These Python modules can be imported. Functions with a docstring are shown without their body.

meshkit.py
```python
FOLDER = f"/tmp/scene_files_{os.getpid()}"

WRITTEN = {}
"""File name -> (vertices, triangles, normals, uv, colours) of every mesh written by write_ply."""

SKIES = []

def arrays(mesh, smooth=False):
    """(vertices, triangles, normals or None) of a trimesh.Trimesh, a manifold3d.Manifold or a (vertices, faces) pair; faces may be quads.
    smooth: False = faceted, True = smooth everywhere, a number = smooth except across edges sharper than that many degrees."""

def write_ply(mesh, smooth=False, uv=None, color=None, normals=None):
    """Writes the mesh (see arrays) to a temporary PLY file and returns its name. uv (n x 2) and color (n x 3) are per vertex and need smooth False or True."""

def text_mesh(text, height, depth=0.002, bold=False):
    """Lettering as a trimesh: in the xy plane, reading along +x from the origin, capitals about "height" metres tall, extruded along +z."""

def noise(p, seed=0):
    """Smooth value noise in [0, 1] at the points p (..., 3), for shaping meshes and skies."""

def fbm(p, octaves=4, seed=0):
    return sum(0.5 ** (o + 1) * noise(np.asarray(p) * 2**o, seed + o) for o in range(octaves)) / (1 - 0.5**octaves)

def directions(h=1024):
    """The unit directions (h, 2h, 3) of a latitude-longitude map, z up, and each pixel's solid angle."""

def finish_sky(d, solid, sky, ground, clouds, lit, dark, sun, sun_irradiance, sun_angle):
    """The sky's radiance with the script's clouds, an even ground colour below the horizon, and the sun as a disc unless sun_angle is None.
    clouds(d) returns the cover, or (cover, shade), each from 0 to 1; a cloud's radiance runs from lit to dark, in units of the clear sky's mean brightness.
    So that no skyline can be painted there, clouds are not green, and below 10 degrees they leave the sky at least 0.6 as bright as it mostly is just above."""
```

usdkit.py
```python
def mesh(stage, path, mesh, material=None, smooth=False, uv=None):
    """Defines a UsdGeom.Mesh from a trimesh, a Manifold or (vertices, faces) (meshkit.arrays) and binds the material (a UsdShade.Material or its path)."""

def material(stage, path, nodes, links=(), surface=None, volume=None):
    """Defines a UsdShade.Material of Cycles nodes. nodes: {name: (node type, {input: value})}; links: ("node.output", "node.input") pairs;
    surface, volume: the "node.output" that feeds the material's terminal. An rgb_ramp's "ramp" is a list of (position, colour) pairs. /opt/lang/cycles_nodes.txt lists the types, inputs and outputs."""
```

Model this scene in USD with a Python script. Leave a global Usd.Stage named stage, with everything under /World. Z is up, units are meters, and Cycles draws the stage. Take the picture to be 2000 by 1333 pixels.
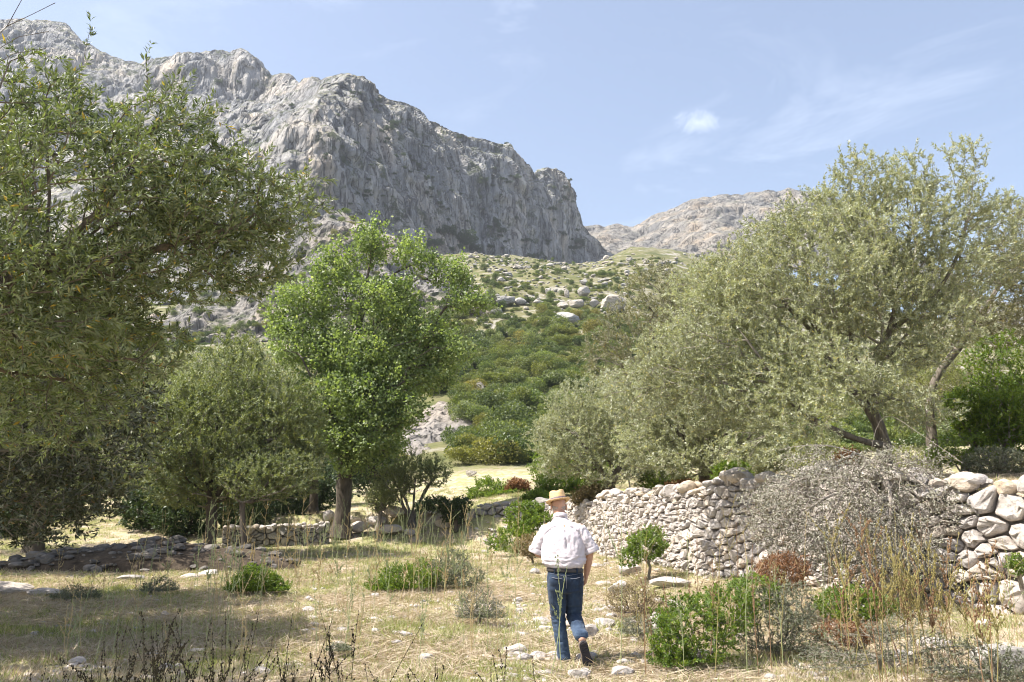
import math
import numpy as np
import trimesh
import manifold3d as m3
import usdkit
from meshkit import fbm, noise
from pxr import Usd, UsdGeom, UsdLux, UsdShade, Sdf, Gf, Vt
from scipy.interpolate import PchipInterpolator
from scipy.spatial import Voronoi, cKDTree, ConvexHull

stage = Usd.Stage.CreateInMemory()
UsdGeom.SetStageUpAxis(stage, "Z")
stage.SetDefaultPrim(UsdGeom.Xform.Define(stage, "/World").GetPrim())
UsdGeom.Scope.Define(stage, "/World/Looks")
T = Sdf.ValueTypeNames

# ------------------------------------------------------------------ camera, sky, sun, exposure
F, PITCH, CAMZ = 1614.0, math.radians(11.0), 1.65
CP, SP = math.cos(PITCH), math.sin(PITCH)
cam = UsdGeom.Camera.Define(stage, "/World/camera")
cam.AddTranslateOp().Set((0, 0, CAMZ))
cam.AddRotateXOp().Set(90 + math.degrees(PITCH))
cam.CreateHorizontalApertureAttr(36.0)
cam.CreateVerticalApertureAttr(36.0 * 682 / 1024)
cam.CreateFocalLengthAttr(36.0 * F / 2000)
cam.CreateClippingRangeAttr((0.05, 20000.0))
cam.CreateExposureAttr(1.3)

SUN_AZ, SUN_EL = math.atan2(-0.96, -0.2), math.radians(57)
SUN = np.array([math.sin(SUN_AZ) * math.cos(SUN_EL), math.cos(SUN_AZ) * math.cos(SUN_EL), math.sin(SUN_EL)])
sun = UsdLux.DistantLight.Define(stage, "/World/sun")
sun.CreateIntensityAttr(1.22)
sun.CreateNormalizeAttr(True)
sun.CreateAngleAttr(0.5)
sun.CreateColorAttr((1.0, 0.955, 0.88))
zc = SUN / np.linalg.norm(SUN)
xc = np.cross([0, 0, 1.0], zc); xc /= np.linalg.norm(xc)
yc = np.cross(zc, xc)
sun.AddTransformOp().Set(Gf.Matrix4d(*xc, 0, *yc, 0, *zc, 0, 0, 0, 0, 1))

dome = UsdLux.DomeLight.Define(stage, "/World/sky")
dome.CreateIntensityAttr(1.0)
def cloud_nodes():
    n = {
        "sky": ("sky_texture", {"sky_type": "single_scattering", "sun_disc": False, "sun_elevation": SUN_EL, "sun_rotation": SUN_AZ,
                                "altitude": 100.0, "air_density": 1.0, "aerosol_density": 3.0, "ozone_density": 1.2}),
        "tc": ("texture_coordinate", {}),
        "map": ("mapping", {"scale": (2.2, 2.2, 7.0), "location": (0.35, 0.2, 0.5), "rotation": (0.0, 0.25, 0.2)}),
        "n1": ("noise_texture", {"scale": 1.7, "detail": 8.0, "roughness": 0.62, "distortion": 0.6}),
        "n2": ("noise_texture", {"scale": 0.9, "detail": 3.0, "roughness": 0.5}),
        "r1": ("map_range", {"from_min": 0.5, "from_max": 0.8, "to_min": 0.0, "to_max": 1.0, "clamp": True}),
        "r2": ("map_range", {"from_min": 0.42, "from_max": 0.66, "to_min": 0.0, "to_max": 0.45, "clamp": True}),
        "mul": ("math", {"math_type": "multiply"}),
        "mix": ("mix_color", {"b": (6.0, 6.5, 7.6)}),
        # a small puff of cloud above the saddle
        "dist": ("vector_math", {"vector_math_type": "distance"}),
        "bg": ("background_shader", {"strength": 0.09}),
    }
    n.pop("dist")
    c = np.array([360 / F, CP - (426 / F) * SP, SP + (426 / F) * CP]); c /= np.linalg.norm(c)
    n["sub"] = ("vector_math", {"math_type": "subtract", "vector2": tuple(c)})
    n["sc"] = ("vector_math", {"math_type": "multiply", "vector2": (1.0, 1.0, 1.75)})
    n["len"] = ("vector_math", {"math_type": "length"})
    n["pn"] = ("noise_texture", {"scale": 30.0, "detail": 8.0, "roughness": 0.7, "distortion": 1.2})
    n["pr"] = ("map_range", {"from_min": 0.042, "from_max": 0.0, "to_min": -0.3, "to_max": 0.45, "clamp": True})
    n["pa"] = ("math", {"math_type": "add"})
    n["pm"] = ("map_range", {"from_min": 0.47, "from_max": 1.05, "to_min": 0.0, "to_max": 0.62, "clamp": True})
    n["mx"] = ("math", {"math_type": "maximum"})
    n["veil"] = ("math", {"math_type": "multiply_add", "value2": 0.88, "value3": 0.09})
    links = [("tc.generated", "map.vector"), ("map.vector", "n1.vector"), ("map.vector", "n2.vector"), ("n1.fac", "r1.value"), ("n2.fac", "r2.value"),
             ("r1.result", "mul.value1"), ("r2.result", "mul.value2"),
             ("tc.generated", "sub.vector1"), ("sub.vector", "sc.vector1"), ("sc.vector", "len.vector1"), ("len.value", "pr.value"),
             ("tc.generated", "pn.vector"), ("pn.fac", "pa.value1"), ("pr.result", "pa.value2"), ("pa.value", "pm.value"),
             ("mul.value", "mx.value1"), ("pm.result", "mx.value2"),
             ("mx.value", "veil.value1"), ("veil.value", "mix.fac"), ("sky.color", "mix.a"), ("mix.result", "bg.color")]
    return n, links
_n, _l = cloud_nodes()
sky_mat = usdkit.material(stage, "/World/Looks/sky", _n, _l, surface="bg.background")
UsdShade.MaterialBindingAPI.Apply(dome.GetPrim()).Bind(sky_mat)
dome.GetPrim().SetCustomDataByKey("kind", "structure")

# ------------------------------------------------------------------ helpers
USED = {}
def uniq(path):
    k = USED.get(path, -1) + 1
    USED[path] = k
    return path if k == 0 else f"{path}_{k:03d}"

def tag(p, label=None, cat=None, group=None, kind=None, category=None):
    cat = cat or category
    p = p.GetPrim() if hasattr(p, "GetPrim") else p
    for k, v in (("label", label), ("category", cat), ("group", group), ("kind", kind)):
        if v:
            p.SetCustomDataByKey(k, v)
    return p

def add(name, V, Fc, mat, parent="/World", tone=None, smooth=False, xf=None, **tags):
    """One Mesh prim. Fc: (n,3) or (n,4) or a list of such arrays."""
    path = uniq(f"{parent}/{name}")
    m = UsdGeom.Mesh.Define(stage, path)
    V = np.ascontiguousarray(V, np.float32)
    Fs = Fc if isinstance(Fc, list) else [Fc]
    Fs = [np.asarray(f, np.int32) for f in Fs if len(f)]
    m.CreatePointsAttr(Vt.Vec3fArray.FromNumpy(V))
    m.CreateFaceVertexCountsAttr(Vt.IntArray.FromNumpy(np.concatenate([np.full(len(f), f.shape[1], np.int32) for f in Fs])))
    m.CreateFaceVertexIndicesAttr(Vt.IntArray.FromNumpy(np.concatenate([f.ravel() for f in Fs]).astype(np.int32)))
    m.CreateSubdivisionSchemeAttr("none")
    if smooth:
        N = np.zeros((len(V), 3))
        for f in Fs:
            a = np.cross(V[f[:, 1]] - V[f[:, 0]], V[f[:, 2]] - V[f[:, 0]])
            if f.shape[1] == 4:
                a = a + np.cross(V[f[:, 2]] - V[f[:, 0]], V[f[:, 3]] - V[f[:, 0]])
            for k in range(f.shape[1]):
                np.add.at(N, f[:, k], a)
        N /= np.maximum(np.linalg.norm(N, axis=1, keepdims=True), 1e-12)
        m.CreateNormalsAttr(Vt.Vec3fArray.FromNumpy(N.astype(np.float32)))
        m.SetNormalsInterpolation("vertex")
    if tone is not None:
        tone = np.broadcast_to(np.asarray(tone, np.float32), (len(V),)).copy()
        UsdGeom.PrimvarsAPI(m).CreatePrimvar("tone", T.FloatArray, "vertex").Set(Vt.FloatArray.FromNumpy(tone))
    if xf is not None:
        m.AddTransformOp().Set(xf)
    UsdShade.MaterialBindingAPI.Apply(m.GetPrim()).Bind(mat)
    tag(m, **tags)
    return m

def xform(name, loc=(0, 0, 0), parent="/World", rz=0.0, scale=None, rx=0.0, **tags):
    x = UsdGeom.Xform.Define(stage, uniq(f"{parent}/{name}"))
    x.AddTranslateOp().Set(tuple(float(c) for c in loc))
    if rz: x.AddRotateZOp().Set(math.degrees(rz))
    if rx: x.AddRotateXOp().Set(math.degrees(rx))
    if scale is not None:
        x.AddScaleOp().Set(tuple(np.broadcast_to(np.asarray(scale, float), 3).tolist()))
    tag(x, **tags)
    return x

def pp(x):
    return str(x.GetPath())

def dup(src, name, loc, rz=0.0, scale=1.0, **tags):
    x = UsdGeom.Xform.Define(stage, uniq(f"/World/{name}"))
    x.GetPrim().GetReferences().AddInternalReference(src.GetPath())
    x.ClearXformOpOrder()
    for op in x.GetOrderedXformOps():
        pass
    M = Gf.Matrix4d(1.0)
    c, s = math.cos(rz), math.sin(rz)
    sx, sy, sz = np.broadcast_to(np.asarray(scale, float), 3)
    M.Set(c * sx, s * sx, 0, 0, -s * sy, c * sy, 0, 0, 0, 0, sz, 0, float(loc[0]), float(loc[1]), float(loc[2]), 1)
    x.AddTransformOp().Set(M)
    x.GetPrim().SetInstanceable(True)
    for k in ("label", "category", "group", "kind"):
        if k not in tags: pass
    tag(x, **tags)
    return x

def W(px, py, D):
    a, b = (np.asarray(px, float) - 1000) / F, (666.5 - np.asarray(py, float)) / F
    s = D / (CP - b * SP)
    return np.stack(np.broadcast_arrays(s * a, D + 0 * s, CAMZ + s * (SP + b * CP)), -1)

def unit(v):
    v = np.asarray(v, float)
    return v / np.maximum(np.linalg.norm(v, axis=-1, keepdims=True), 1e-9)

def sstep(x, a, b):
    t = np.clip((x - a) / (b - a), 0, 1)
    return t * t * (3 - 2 * t)

# ------------------------------------------------------------------ materials
def leaf_mat(name, dark, light, odd, back, rough=0.45, transl=0.3, spec=0.4, inst=False, tcol=None):
    n = {"a": ("attribute", {"attribute": "tone"}),
         "ramp": ("rgb_ramp", {"ramp": [(0.0, dark), (0.45, tuple(0.55 * np.array(dark) + 0.45 * np.array(light))), (0.92, light), (0.955, odd), (1.0, odd)]}),
         "g": ("geometry", {}),
         "m": ("mix_color", {"b": back}),
         "p": ("principled_bsdf", {"roughness": rough, "specular_ior_level": spec}),
         "tm": ("mix_color", {"blend_type": "multiply", "fac": 1.0, "b": tcol or (1.5, 1.6, 0.7)}),
         "t": ("translucent_bsdf", {}), "mc": ("mix_closure", {"fac": transl})}
    l = [("a.fac", "ramp.fac"), ("ramp.color", "m.a"), ("g.backfacing", "m.fac"), ("ramp.color", "tm.a"),
         ("tm.result", "t.color"), ("p.BSDF", "mc.closure1"), ("t.BSDF", "mc.closure2")]
    if inst:
        n["oi"] = ("object_info", {})
        n["hr"] = ("rgb_ramp", {"ramp": inst})
        n["mm"] = ("mix_color", {"blend_type": "multiply", "fac": 1.0})
        l += [("oi.random", "hr.fac"), ("m.result", "mm.a"), ("hr.color", "mm.b"), ("mm.result", "p.base_color")]
        l = [x for x in l if x != ("ramp.color", "tm.a")] + [("mm.result", "tm.a")]
    else:
        l.append(("m.result", "p.base_color"))
    return usdkit.material(stage, f"/World/Looks/{name}", n, l, surface="mc.closure")

def bark_mat(name, c0, c1, scale=14.0):
    n = {"tc": ("texture_coordinate", {}), "mp": ("mapping", {"scale": (1, 1, 0.25)}),
         "n": ("noise_texture", {"scale": scale, "detail": 5.0, "roughness": 0.65}),
         "r": ("rgb_ramp", {"ramp": [(0.3, c0), (0.7, c1)]}), "b": ("bump", {"strength": 0.9, "distance": 0.03}),
         "p": ("principled_bsdf", {"roughness": 0.9, "specular_ior_level": 0.15})}
    l = [("tc.object", "mp.vector"), ("mp.vector", "n.vector"), ("n.fac", "r.fac"), ("r.color", "p.base_color"), ("n.fac", "b.height"), ("b.normal", "p.normal")]
    return usdkit.material(stage, f"/World/Looks/{name}", n, l, surface="p.BSDF")

def plain_mat(name, col, rough=0.7, spec=0.3, nscale=None, var=0.15, bump=0.0, coords="object", dist=0.005, stretch=None):
    n = {"p": ("principled_bsdf", {"roughness": rough, "specular_ior_level": spec, "base_color": col})}
    l = []
    if nscale:
        col = np.array(col)
        n.update({"tc": ("texture_coordinate", {}), "n": ("noise_texture", {"scale": nscale, "detail": 5.0, "roughness": 0.6}),
                  "r": ("rgb_ramp", {"ramp": [(0.3, tuple(col * (1 - var))), (0.7, tuple(np.minimum(col * (1 + var), 0.95)))]})})
        l += [("n.fac", "r.fac"), ("r.color", "p.base_color")]
        if stretch:
            n["mp"] = ("mapping", {"scale": stretch})
            l += [("tc.object", "mp.vector"), ("mp.vector", "n.vector")]
        else:
            l += [("tc.object", "n.vector")]
        if bump:
            n["b"] = ("bump", {"strength": bump, "distance": dist})
            l += [("n.fac", "b.height"), ("b.normal", "p.normal")]
    return usdkit.material(stage, f"/World/Looks/{name}", n, l, surface="p.BSDF")

def rock_mat(name, ramp, scale=3.0, bump=0.7, dist=0.05, spots=True):
    """Stone with per-stone tone, blotches of lichen and a pitted relief."""
    n = {"g": ("geometry", {}), "a": ("attribute", {"attribute": "tone"}),
         "n": ("noise_texture", {"scale": scale, "detail": 7.0, "roughness": 0.65}),
         "n2": ("noise_texture", {"scale": scale * 6, "detail": 5.0, "roughness": 0.7}),
         "add": ("math", {"math_type": "multiply_add", "value2": 0.55}),
         "r": ("rgb_ramp", {"ramp": ramp}),
         "sp": ("map_range", {"from_min": 0.52, "from_max": 0.66, "to_min": 0.0, "to_max": 0.62, "clamp": True}),
         "mx": ("mix_color", {"b": (0.13, 0.125, 0.115)}),
         "bs": ("math", {"math_type": "add"}),
         "b": ("bump", {"strength": bump, "distance": dist}),
         "p": ("principled_bsdf", {"roughness": 0.92, "specular_ior_level": 0.2})}
    l = [("g.position", "n.vector"), ("g.position", "n2.vector"), ("n.fac", "add.value1"), ("a.fac", "add.value3"), ("add.value", "r.fac"),
         ("n2.fac", "sp.value"), ("sp.result", "mx.fac"), ("r.color", "mx.a"), ("mx.result", "p.base_color"),
         ("n.fac", "bs.value1"), ("n2.fac", "bs.value2"), ("bs.value", "b.height"), ("b.normal", "p.normal")]
    return usdkit.material(stage, f"/World/Looks/{name}", n, l, surface="p.BSDF")

M = {}
M["olive"] = leaf_mat("olive_leaf", (0.040, 0.062, 0.020), (0.21, 0.245, 0.085), (0.36, 0.25, 0.05), (0.22, 0.25, 0.16), 0.42, 0.28)
M["olive_pale"] = leaf_mat("pale_olive_leaf", (0.16, 0.17, 0.09), (0.46, 0.47, 0.29), (0.50, 0.42, 0.18), (0.38, 0.395, 0.29), 0.42, 0.34, tcol=(1.4, 1.45, 0.9))
M["olive_dense"] = leaf_mat("dense_olive_leaf", (0.045, 0.066, 0.022), (0.32, 0.335, 0.145), (0.36, 0.32, 0.14), (0.22, 0.25, 0.13), 0.5, 0.3)
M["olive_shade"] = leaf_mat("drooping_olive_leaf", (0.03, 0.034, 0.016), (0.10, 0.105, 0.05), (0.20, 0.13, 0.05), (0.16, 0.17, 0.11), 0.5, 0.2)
M["olive_brown"] = leaf_mat("dry_olive_leaf", (0.10, 0.10, 0.055), (0.30, 0.285, 0.165), (0.36, 0.25, 0.10), (0.24, 0.23, 0.16), 0.5, 0.25)
M["poplar"] = leaf_mat("poplar_leaf", (0.085, 0.128, 0.038), (0.32, 0.38, 0.15), (0.40, 0.43, 0.22), (0.26, 0.31, 0.16), 0.45, 0.4, 0.3)
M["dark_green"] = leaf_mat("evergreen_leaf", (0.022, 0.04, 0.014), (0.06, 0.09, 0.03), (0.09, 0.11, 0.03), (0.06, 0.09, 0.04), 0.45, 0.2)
M["lentisk"] = leaf_mat("lentisk_leaf", (0.06, 0.10, 0.013), (0.29, 0.36, 0.06), (0.22, 0.26, 0.05), (0.10, 0.16, 0.04), 0.5, 0.35, 0.25)
M["lime"] = leaf_mat("yellow_green_leaf", (0.14, 0.16, 0.05), (0.36, 0.36, 0.14), (0.42, 0.38, 0.12), (0.3, 0.32, 0.15), 0.5, 0.3)
M["grey_bush"] = leaf_mat("grey_green_leaf", (0.075, 0.085, 0.05), (0.21, 0.22, 0.14), (0.25, 0.17, 0.11), (0.2, 0.21, 0.15), 0.7, 0.2)
M["brown_bush"] = leaf_mat("brown_shrub_leaf", (0.14, 0.11, 0.06), (0.30, 0.25, 0.12), (0.36, 0.2, 0.13), (0.26, 0.2, 0.12), 0.7, 0.2)
M["bracken"] = leaf_mat("dead_fern_leaf", (0.12, 0.05, 0.025), (0.26, 0.13, 0.06), (0.32, 0.18, 0.09), (0.24, 0.13, 0.07), 0.8, 0.2)
M["lichen"] = leaf_mat("grey_lichen", (0.12, 0.108, 0.085), (0.36, 0.35, 0.275), (0.46, 0.45, 0.37), (0.30, 0.29, 0.235), 0.9, 0.1, 0.1)
M["maquis"] = leaf_mat("maquis_leaf", (0.055, 0.072, 0.022), (0.27, 0.295, 0.088), (0.17, 0.17, 0.05), (0.10, 0.12, 0.05), 0.5, 0.25,
                       inst=[(0.0, (0.40, 0.52, 0.36)), (0.2, (0.75, 0.88, 0.6)), (0.4, (1.15, 1.1, 0.6)), (0.55, (0.6, 0.72, 0.5)), (0.7, (1.25, 1.25, 1.3)), (0.82, (0.85, 1.0, 0.55)), (0.92, (1.5, 1.12, 0.7)), (1.0, (1.2, 1.35, 0.9))])
M["bark"] = bark_mat("olive_bark", (0.07, 0.058, 0.045), (0.22, 0.19, 0.155))
M["bark_dark"] = bark_mat("dark_bark", (0.04, 0.034, 0.028), (0.13, 0.108, 0.085), 9.0)
M["bark_grey"] = bark_mat("dead_wood", (0.15, 0.128, 0.108), (0.38, 0.335, 0.29), 18.0)
M["twig"] = bark_mat("twig_bark", (0.13, 0.11, 0.09), (0.30, 0.27, 0.22), 10.0)
M["twig_red"] = bark_mat("reddish_twig", (0.07, 0.055, 0.045), (0.17, 0.135, 0.11), 10.0)
ROCK = [(0.0, (0.26, 0.238, 0.224)), (0.35, (0.38, 0.346, 0.322)), (0.62, (0.45, 0.40, 0.358)), (0.82, (0.46, 0.385, 0.305)), (1.0, (0.48, 0.34, 0.21))]
M["stone"] = rock_mat("field_stone", ROCK, 3.5, 0.7, 0.03)
M["boulder"] = rock_mat("limestone_boulder", [(0.0, (0.23, 0.222, 0.212)), (0.5, (0.34, 0.325, 0.302)), (1.0, (0.42, 0.365, 0.30))], 0.5, 0.8, 0.3)
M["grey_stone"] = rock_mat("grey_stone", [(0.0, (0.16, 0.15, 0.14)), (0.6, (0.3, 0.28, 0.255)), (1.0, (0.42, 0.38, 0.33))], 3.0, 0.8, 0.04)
M["earth"] = plain_mat("heap_earth", (0.075, 0.058, 0.042), 0.95, 0.1, 5.0, 0.5, 1.0, dist=0.06)
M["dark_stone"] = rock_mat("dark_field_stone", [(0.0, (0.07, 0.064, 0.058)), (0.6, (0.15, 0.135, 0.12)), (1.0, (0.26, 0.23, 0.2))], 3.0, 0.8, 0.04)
M["rubble"] = rock_mat("wall_rubble", [(0.0, (0.14, 0.125, 0.11)), (1.0, (0.28, 0.24, 0.2))], 6.0, 1.0, 0.05)

def ground_mat():
    n = {"g": ("geometry", {}),
         "big": ("noise_texture", {"scale": 0.35, "detail": 4.0, "roughness": 0.6}),
         "mid": ("noise_texture", {"scale": 2.3, "detail": 6.0, "roughness": 0.65}),
         "fine": ("noise_texture", {"scale": 28.0, "detail": 6.0, "roughness": 0.7}),
         "mp": ("mapping", {"scale": (1.0, 0.5, 1.0), "rotation": (0, 0, 0.5)}),
         "straw": ("rgb_ramp", {"ramp": [(0.25, (0.20, 0.152, 0.105)), (0.45, (0.36, 0.29, 0.215)), (0.6, (0.46, 0.385, 0.295)), (0.8, (0.54, 0.475, 0.385))]}),
         "green": ("rgb_ramp", {"ramp": [(0.3, (0.14, 0.145, 0.05)), (0.55, (0.25, 0.255, 0.095)), (0.75, (0.38, 0.35, 0.17))]}),
         "gm": ("math", {"math_type": "multiply_add", "value2": 0.6}),
         "gr": ("map_range", {"from_min": 0.70, "from_max": 0.88, "to_min": 0.0, "to_max": 0.85, "clamp": True}),
         "mix": ("mix_color", {}),
         "hn": ("noise_texture", {"scale": 0.11, "detail": 8.0, "roughness": 0.7}),
         "hill": ("rgb_ramp", {"ramp": [(0.3, (0.05, 0.062, 0.022)), (0.44, (0.10, 0.105, 0.042)), (0.54, (0.15, 0.138, 0.07)), (0.6, (0.25, 0.235, 0.2)), (0.72, (0.32, 0.30, 0.27))]}),
         "sx": ("separate_xyz", {}),
         "far": ("map_range", {"from_min": 68.0, "from_max": 78.0, "to_min": 0.0, "to_max": 1.0, "clamp": True}),
         "mix2": ("mix_color", {}),
         "hb": ("math", {"math_type": "add"}),
         "b": ("bump", {"strength": 0.8, "distance": 0.03}),
         "p": ("principled_bsdf", {"roughness": 0.95, "specular_ior_level": 0.1})}
    l = [("g.position", "mp.vector"), ("g.position", "big.vector"), ("mp.vector", "mid.vector"), ("g.position", "fine.vector"), ("g.position", "hn.vector"),
         ("fine.fac", "straw.fac"), ("fine.fac", "green.fac"), ("big.fac", "gm.value1"), ("mid.fac", "gm.value3"), ("gm.value", "gr.value"),
         ("gr.result", "mix.fac"), ("straw.color", "mix.a"), ("green.color", "mix.b"),
         ("g.position", "sx.vector"), ("sx.y", "far.value"), ("hn.fac", "hill.fac"), ("far.result", "mix2.fac"), ("mix.result", "mix2.a"), ("hill.color", "mix2.b"),
         ("mix2.result", "p.base_color"), ("fine.fac", "hb.value1"), ("mid.fac", "hb.value2"), ("hb.value", "b.height"), ("b.normal", "p.normal")]
    return usdkit.material(stage, "/World/Looks/ground", n, l, surface="p.BSDF")
M["ground"] = ground_mat()

def cliff_mat(name, ramp, grass=(0.14, 0.15, 0.05), gmin=0.55, gmax=0.8, green=0.55, streak=1.0):
    n = {"g": ("geometry", {}),
         "mp": ("mapping", {"scale": (1.0, 1.0, 0.11)}),
         "st": ("noise_texture", {"scale": 0.13, "detail": 9.0, "roughness": 0.68, "distortion": 0.4}),
         "mq": ("mapping", {"scale": (1.0, 1.0, 0.35)}),
         "bl": ("noise_texture", {"scale": 0.03, "detail": 6.0, "roughness": 0.6}),
         "fi": ("noise_texture", {"scale": 0.35, "detail": 8.0, "roughness": 0.72}),
         "r": ("rgb_ramp", {"ramp": ramp}),
         "blr": ("rgb_ramp", {"ramp": [(0.36, (0.66, 0.68, 0.72)), (0.48, (0.98, 0.97, 0.96)), (0.58, (1.15, 1.08, 1.0)), (0.68, (1.3, 1.12, 0.92))]}),
         "mul": ("mix_color", {"blend_type": "multiply", "fac": 1.0}),
         "sn": ("separate_xyz", {}),
         "flat": ("map_range", {"from_min": gmin, "from_max": gmax, "to_min": 0.0, "to_max": 1.0, "clamp": True}),
         "fg": ("map_range", {"from_min": 0.44, "from_max": 0.58, "to_min": 0.0, "to_max": 0.9, "clamp": True}),
         "fm": ("math", {"math_type": "multiply"}),
         "mix": ("mix_color", {"b": grass}),
         "vg": ("noise_texture", {"scale": 0.06, "detail": 10.0, "roughness": 0.75}),
         "vr": ("map_range", {"from_min": green, "from_max": green + 0.06, "to_min": 0.0, "to_max": 0.85, "clamp": True}),
         "mix2": ("mix_color", {"b": (0.06, 0.075, 0.035)}),
         "ck": ("noise_texture", {"scale": 0.11, "detail": 4.0, "roughness": 0.6, "distortion": 0.8}),
         "c1": ("math", {"math_type": "subtract", "value2": 0.5}), "c2": ("math", {"math_type": "absolute"}),
         "c3": ("map_range", {"from_min": 0.0, "from_max": 0.03, "to_min": 0.25, "to_max": 1.0, "clamp": True}),
         "c4": ("mix_color", {"blend_type": "multiply", "fac": 1.0}),
         "c5": ("math", {"math_type": "multiply_add", "value2": 0.5}),
         "ba": ("math", {"math_type": "add"}),
         "b": ("bump", {"strength": 0.9, "distance": 3.0}),
         "p": ("principled_bsdf", {"roughness": 0.95, "specular_ior_level": 0.1})}
    l = [("g.position", "mp.vector"), ("mp.vector", "st.vector"), ("mq.vector", "bl.vector"), ("g.position", "mq.vector"), ("g.position", "fi.vector"), ("g.position", "vg.vector"),
         ("st.fac", "r.fac"), ("bl.fac", "blr.fac"), ("r.color", "mul.a"), ("blr.color", "mul.b"),
         ("mp.vector", "ck.vector"), ("ck.fac", "c1.value1"), ("c1.value", "c2.value1"), ("c2.value", "c3.value"), ("mul.result", "c4.a"), ("c3.result", "c4.b"), ("g.normal", "sn.vector"), ("sn.z", "flat.value"), ("fi.fac", "fg.value"), ("flat.result", "fm.value1"), ("fg.result", "fm.value2"),
         ("fm.value", "mix.fac"), ("c4.result", "mix.a"), ("vg.fac", "vr.value"), ("vr.result", "mix2.fac"), ("mix.result", "mix2.a"),
         ("mix2.result", "p.base_color"), ("st.fac", "ba.value1"), ("fi.fac", "ba.value2"), ("c3.result", "c5.value1"), ("ba.value", "c5.value3"), ("c5.value", "b.height"), ("b.normal", "p.normal")]
    return usdkit.material(stage, f"/World/Looks/{name}", n, l, surface="p.BSDF")
M["cliff"] = cliff_mat("limestone_cliff", [(0.34, (0.10, 0.102, 0.108)), (0.44, (0.235, 0.236, 0.24)), (0.54, (0.35, 0.346, 0.342)), (0.68, (0.48, 0.467, 0.448))], green=0.545)
M["ridge"] = cliff_mat("far_limestone", [(0.3, (0.15, 0.143, 0.133)), (0.5, (0.23, 0.218, 0.20)), (0.75, (0.30, 0.283, 0.258))], gmin=0.8, gmax=1.0, green=0.6)
M["slab"] = cliff_mat("pale_slab", [(0.3, (0.27, 0.245, 0.222)), (0.5, (0.42, 0.385, 0.35)), (0.72, (0.5, 0.455, 0.41))], gmin=0.9, gmax=1.0, green=0.62)
M["outcrop"] = cliff_mat("outcrop_limestone", [(0.28, (0.16, 0.153, 0.147)), (0.45, (0.27, 0.258, 0.244)), (0.7, (0.37, 0.345, 0.315))], gmin=0.75, gmax=0.95, green=0.52)

# ------------------------------------------------------------------ terrain
TD = np.array([31, 45, 70, 100, 150, 200, 260, 330, 420, 550, 750, 1400.0])
TC = np.array([-1500, 0, 300, 600, 780, 900, 1000, 1150, 1250, 1500, 1800, 2600.0])
TPY = np.array([
    [1035, 1035, 1035, 1040, 1036, 1010, 975, 962, 955, 930, 915, 900],
    [1010, 1010, 1010, 1000, 988, 975, 962, 955, 945, 925, 900, 870],
    [960, 960, 965, 960, 945, 926, 922, 925, 925, 905, 880, 840],
    [890, 890, 895, 890, 862, 850, 850, 850, 850, 850, 840, 800],
    [790, 790, 790, 780, 745, 732, 726, 725, 730, 770, 790, 760],
    [720, 720, 700, 690, 655, 640, 628, 625, 640, 700, 750, 730],
    [670, 670, 650, 640, 596, 564, 555, 560, 570, 640, 710, 710],
    [640, 640, 620, 605, 558, 523, 517, 532, 525, 590, 680, 690],
    [620, 620, 600, 585, 535, 506, 506, 524, 505, 560, 660, 680],
    [610, 600, 585, 565, 522, 503, 512, 522, 495, 540, 640, 670],
    [610, 600, 585, 565, 522, 503, 516, 524, 489, 526, 620, 660],
    [610, 600, 585, 565, 522, 503, 516, 524, 489, 526, 620, 660]], float)
_zz = np.array([W(TC, TPY[i], TD[i])[:, 2] for i in range(len(TD))])
_e = (_zz - CAMZ) / TD[:, None]
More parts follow.
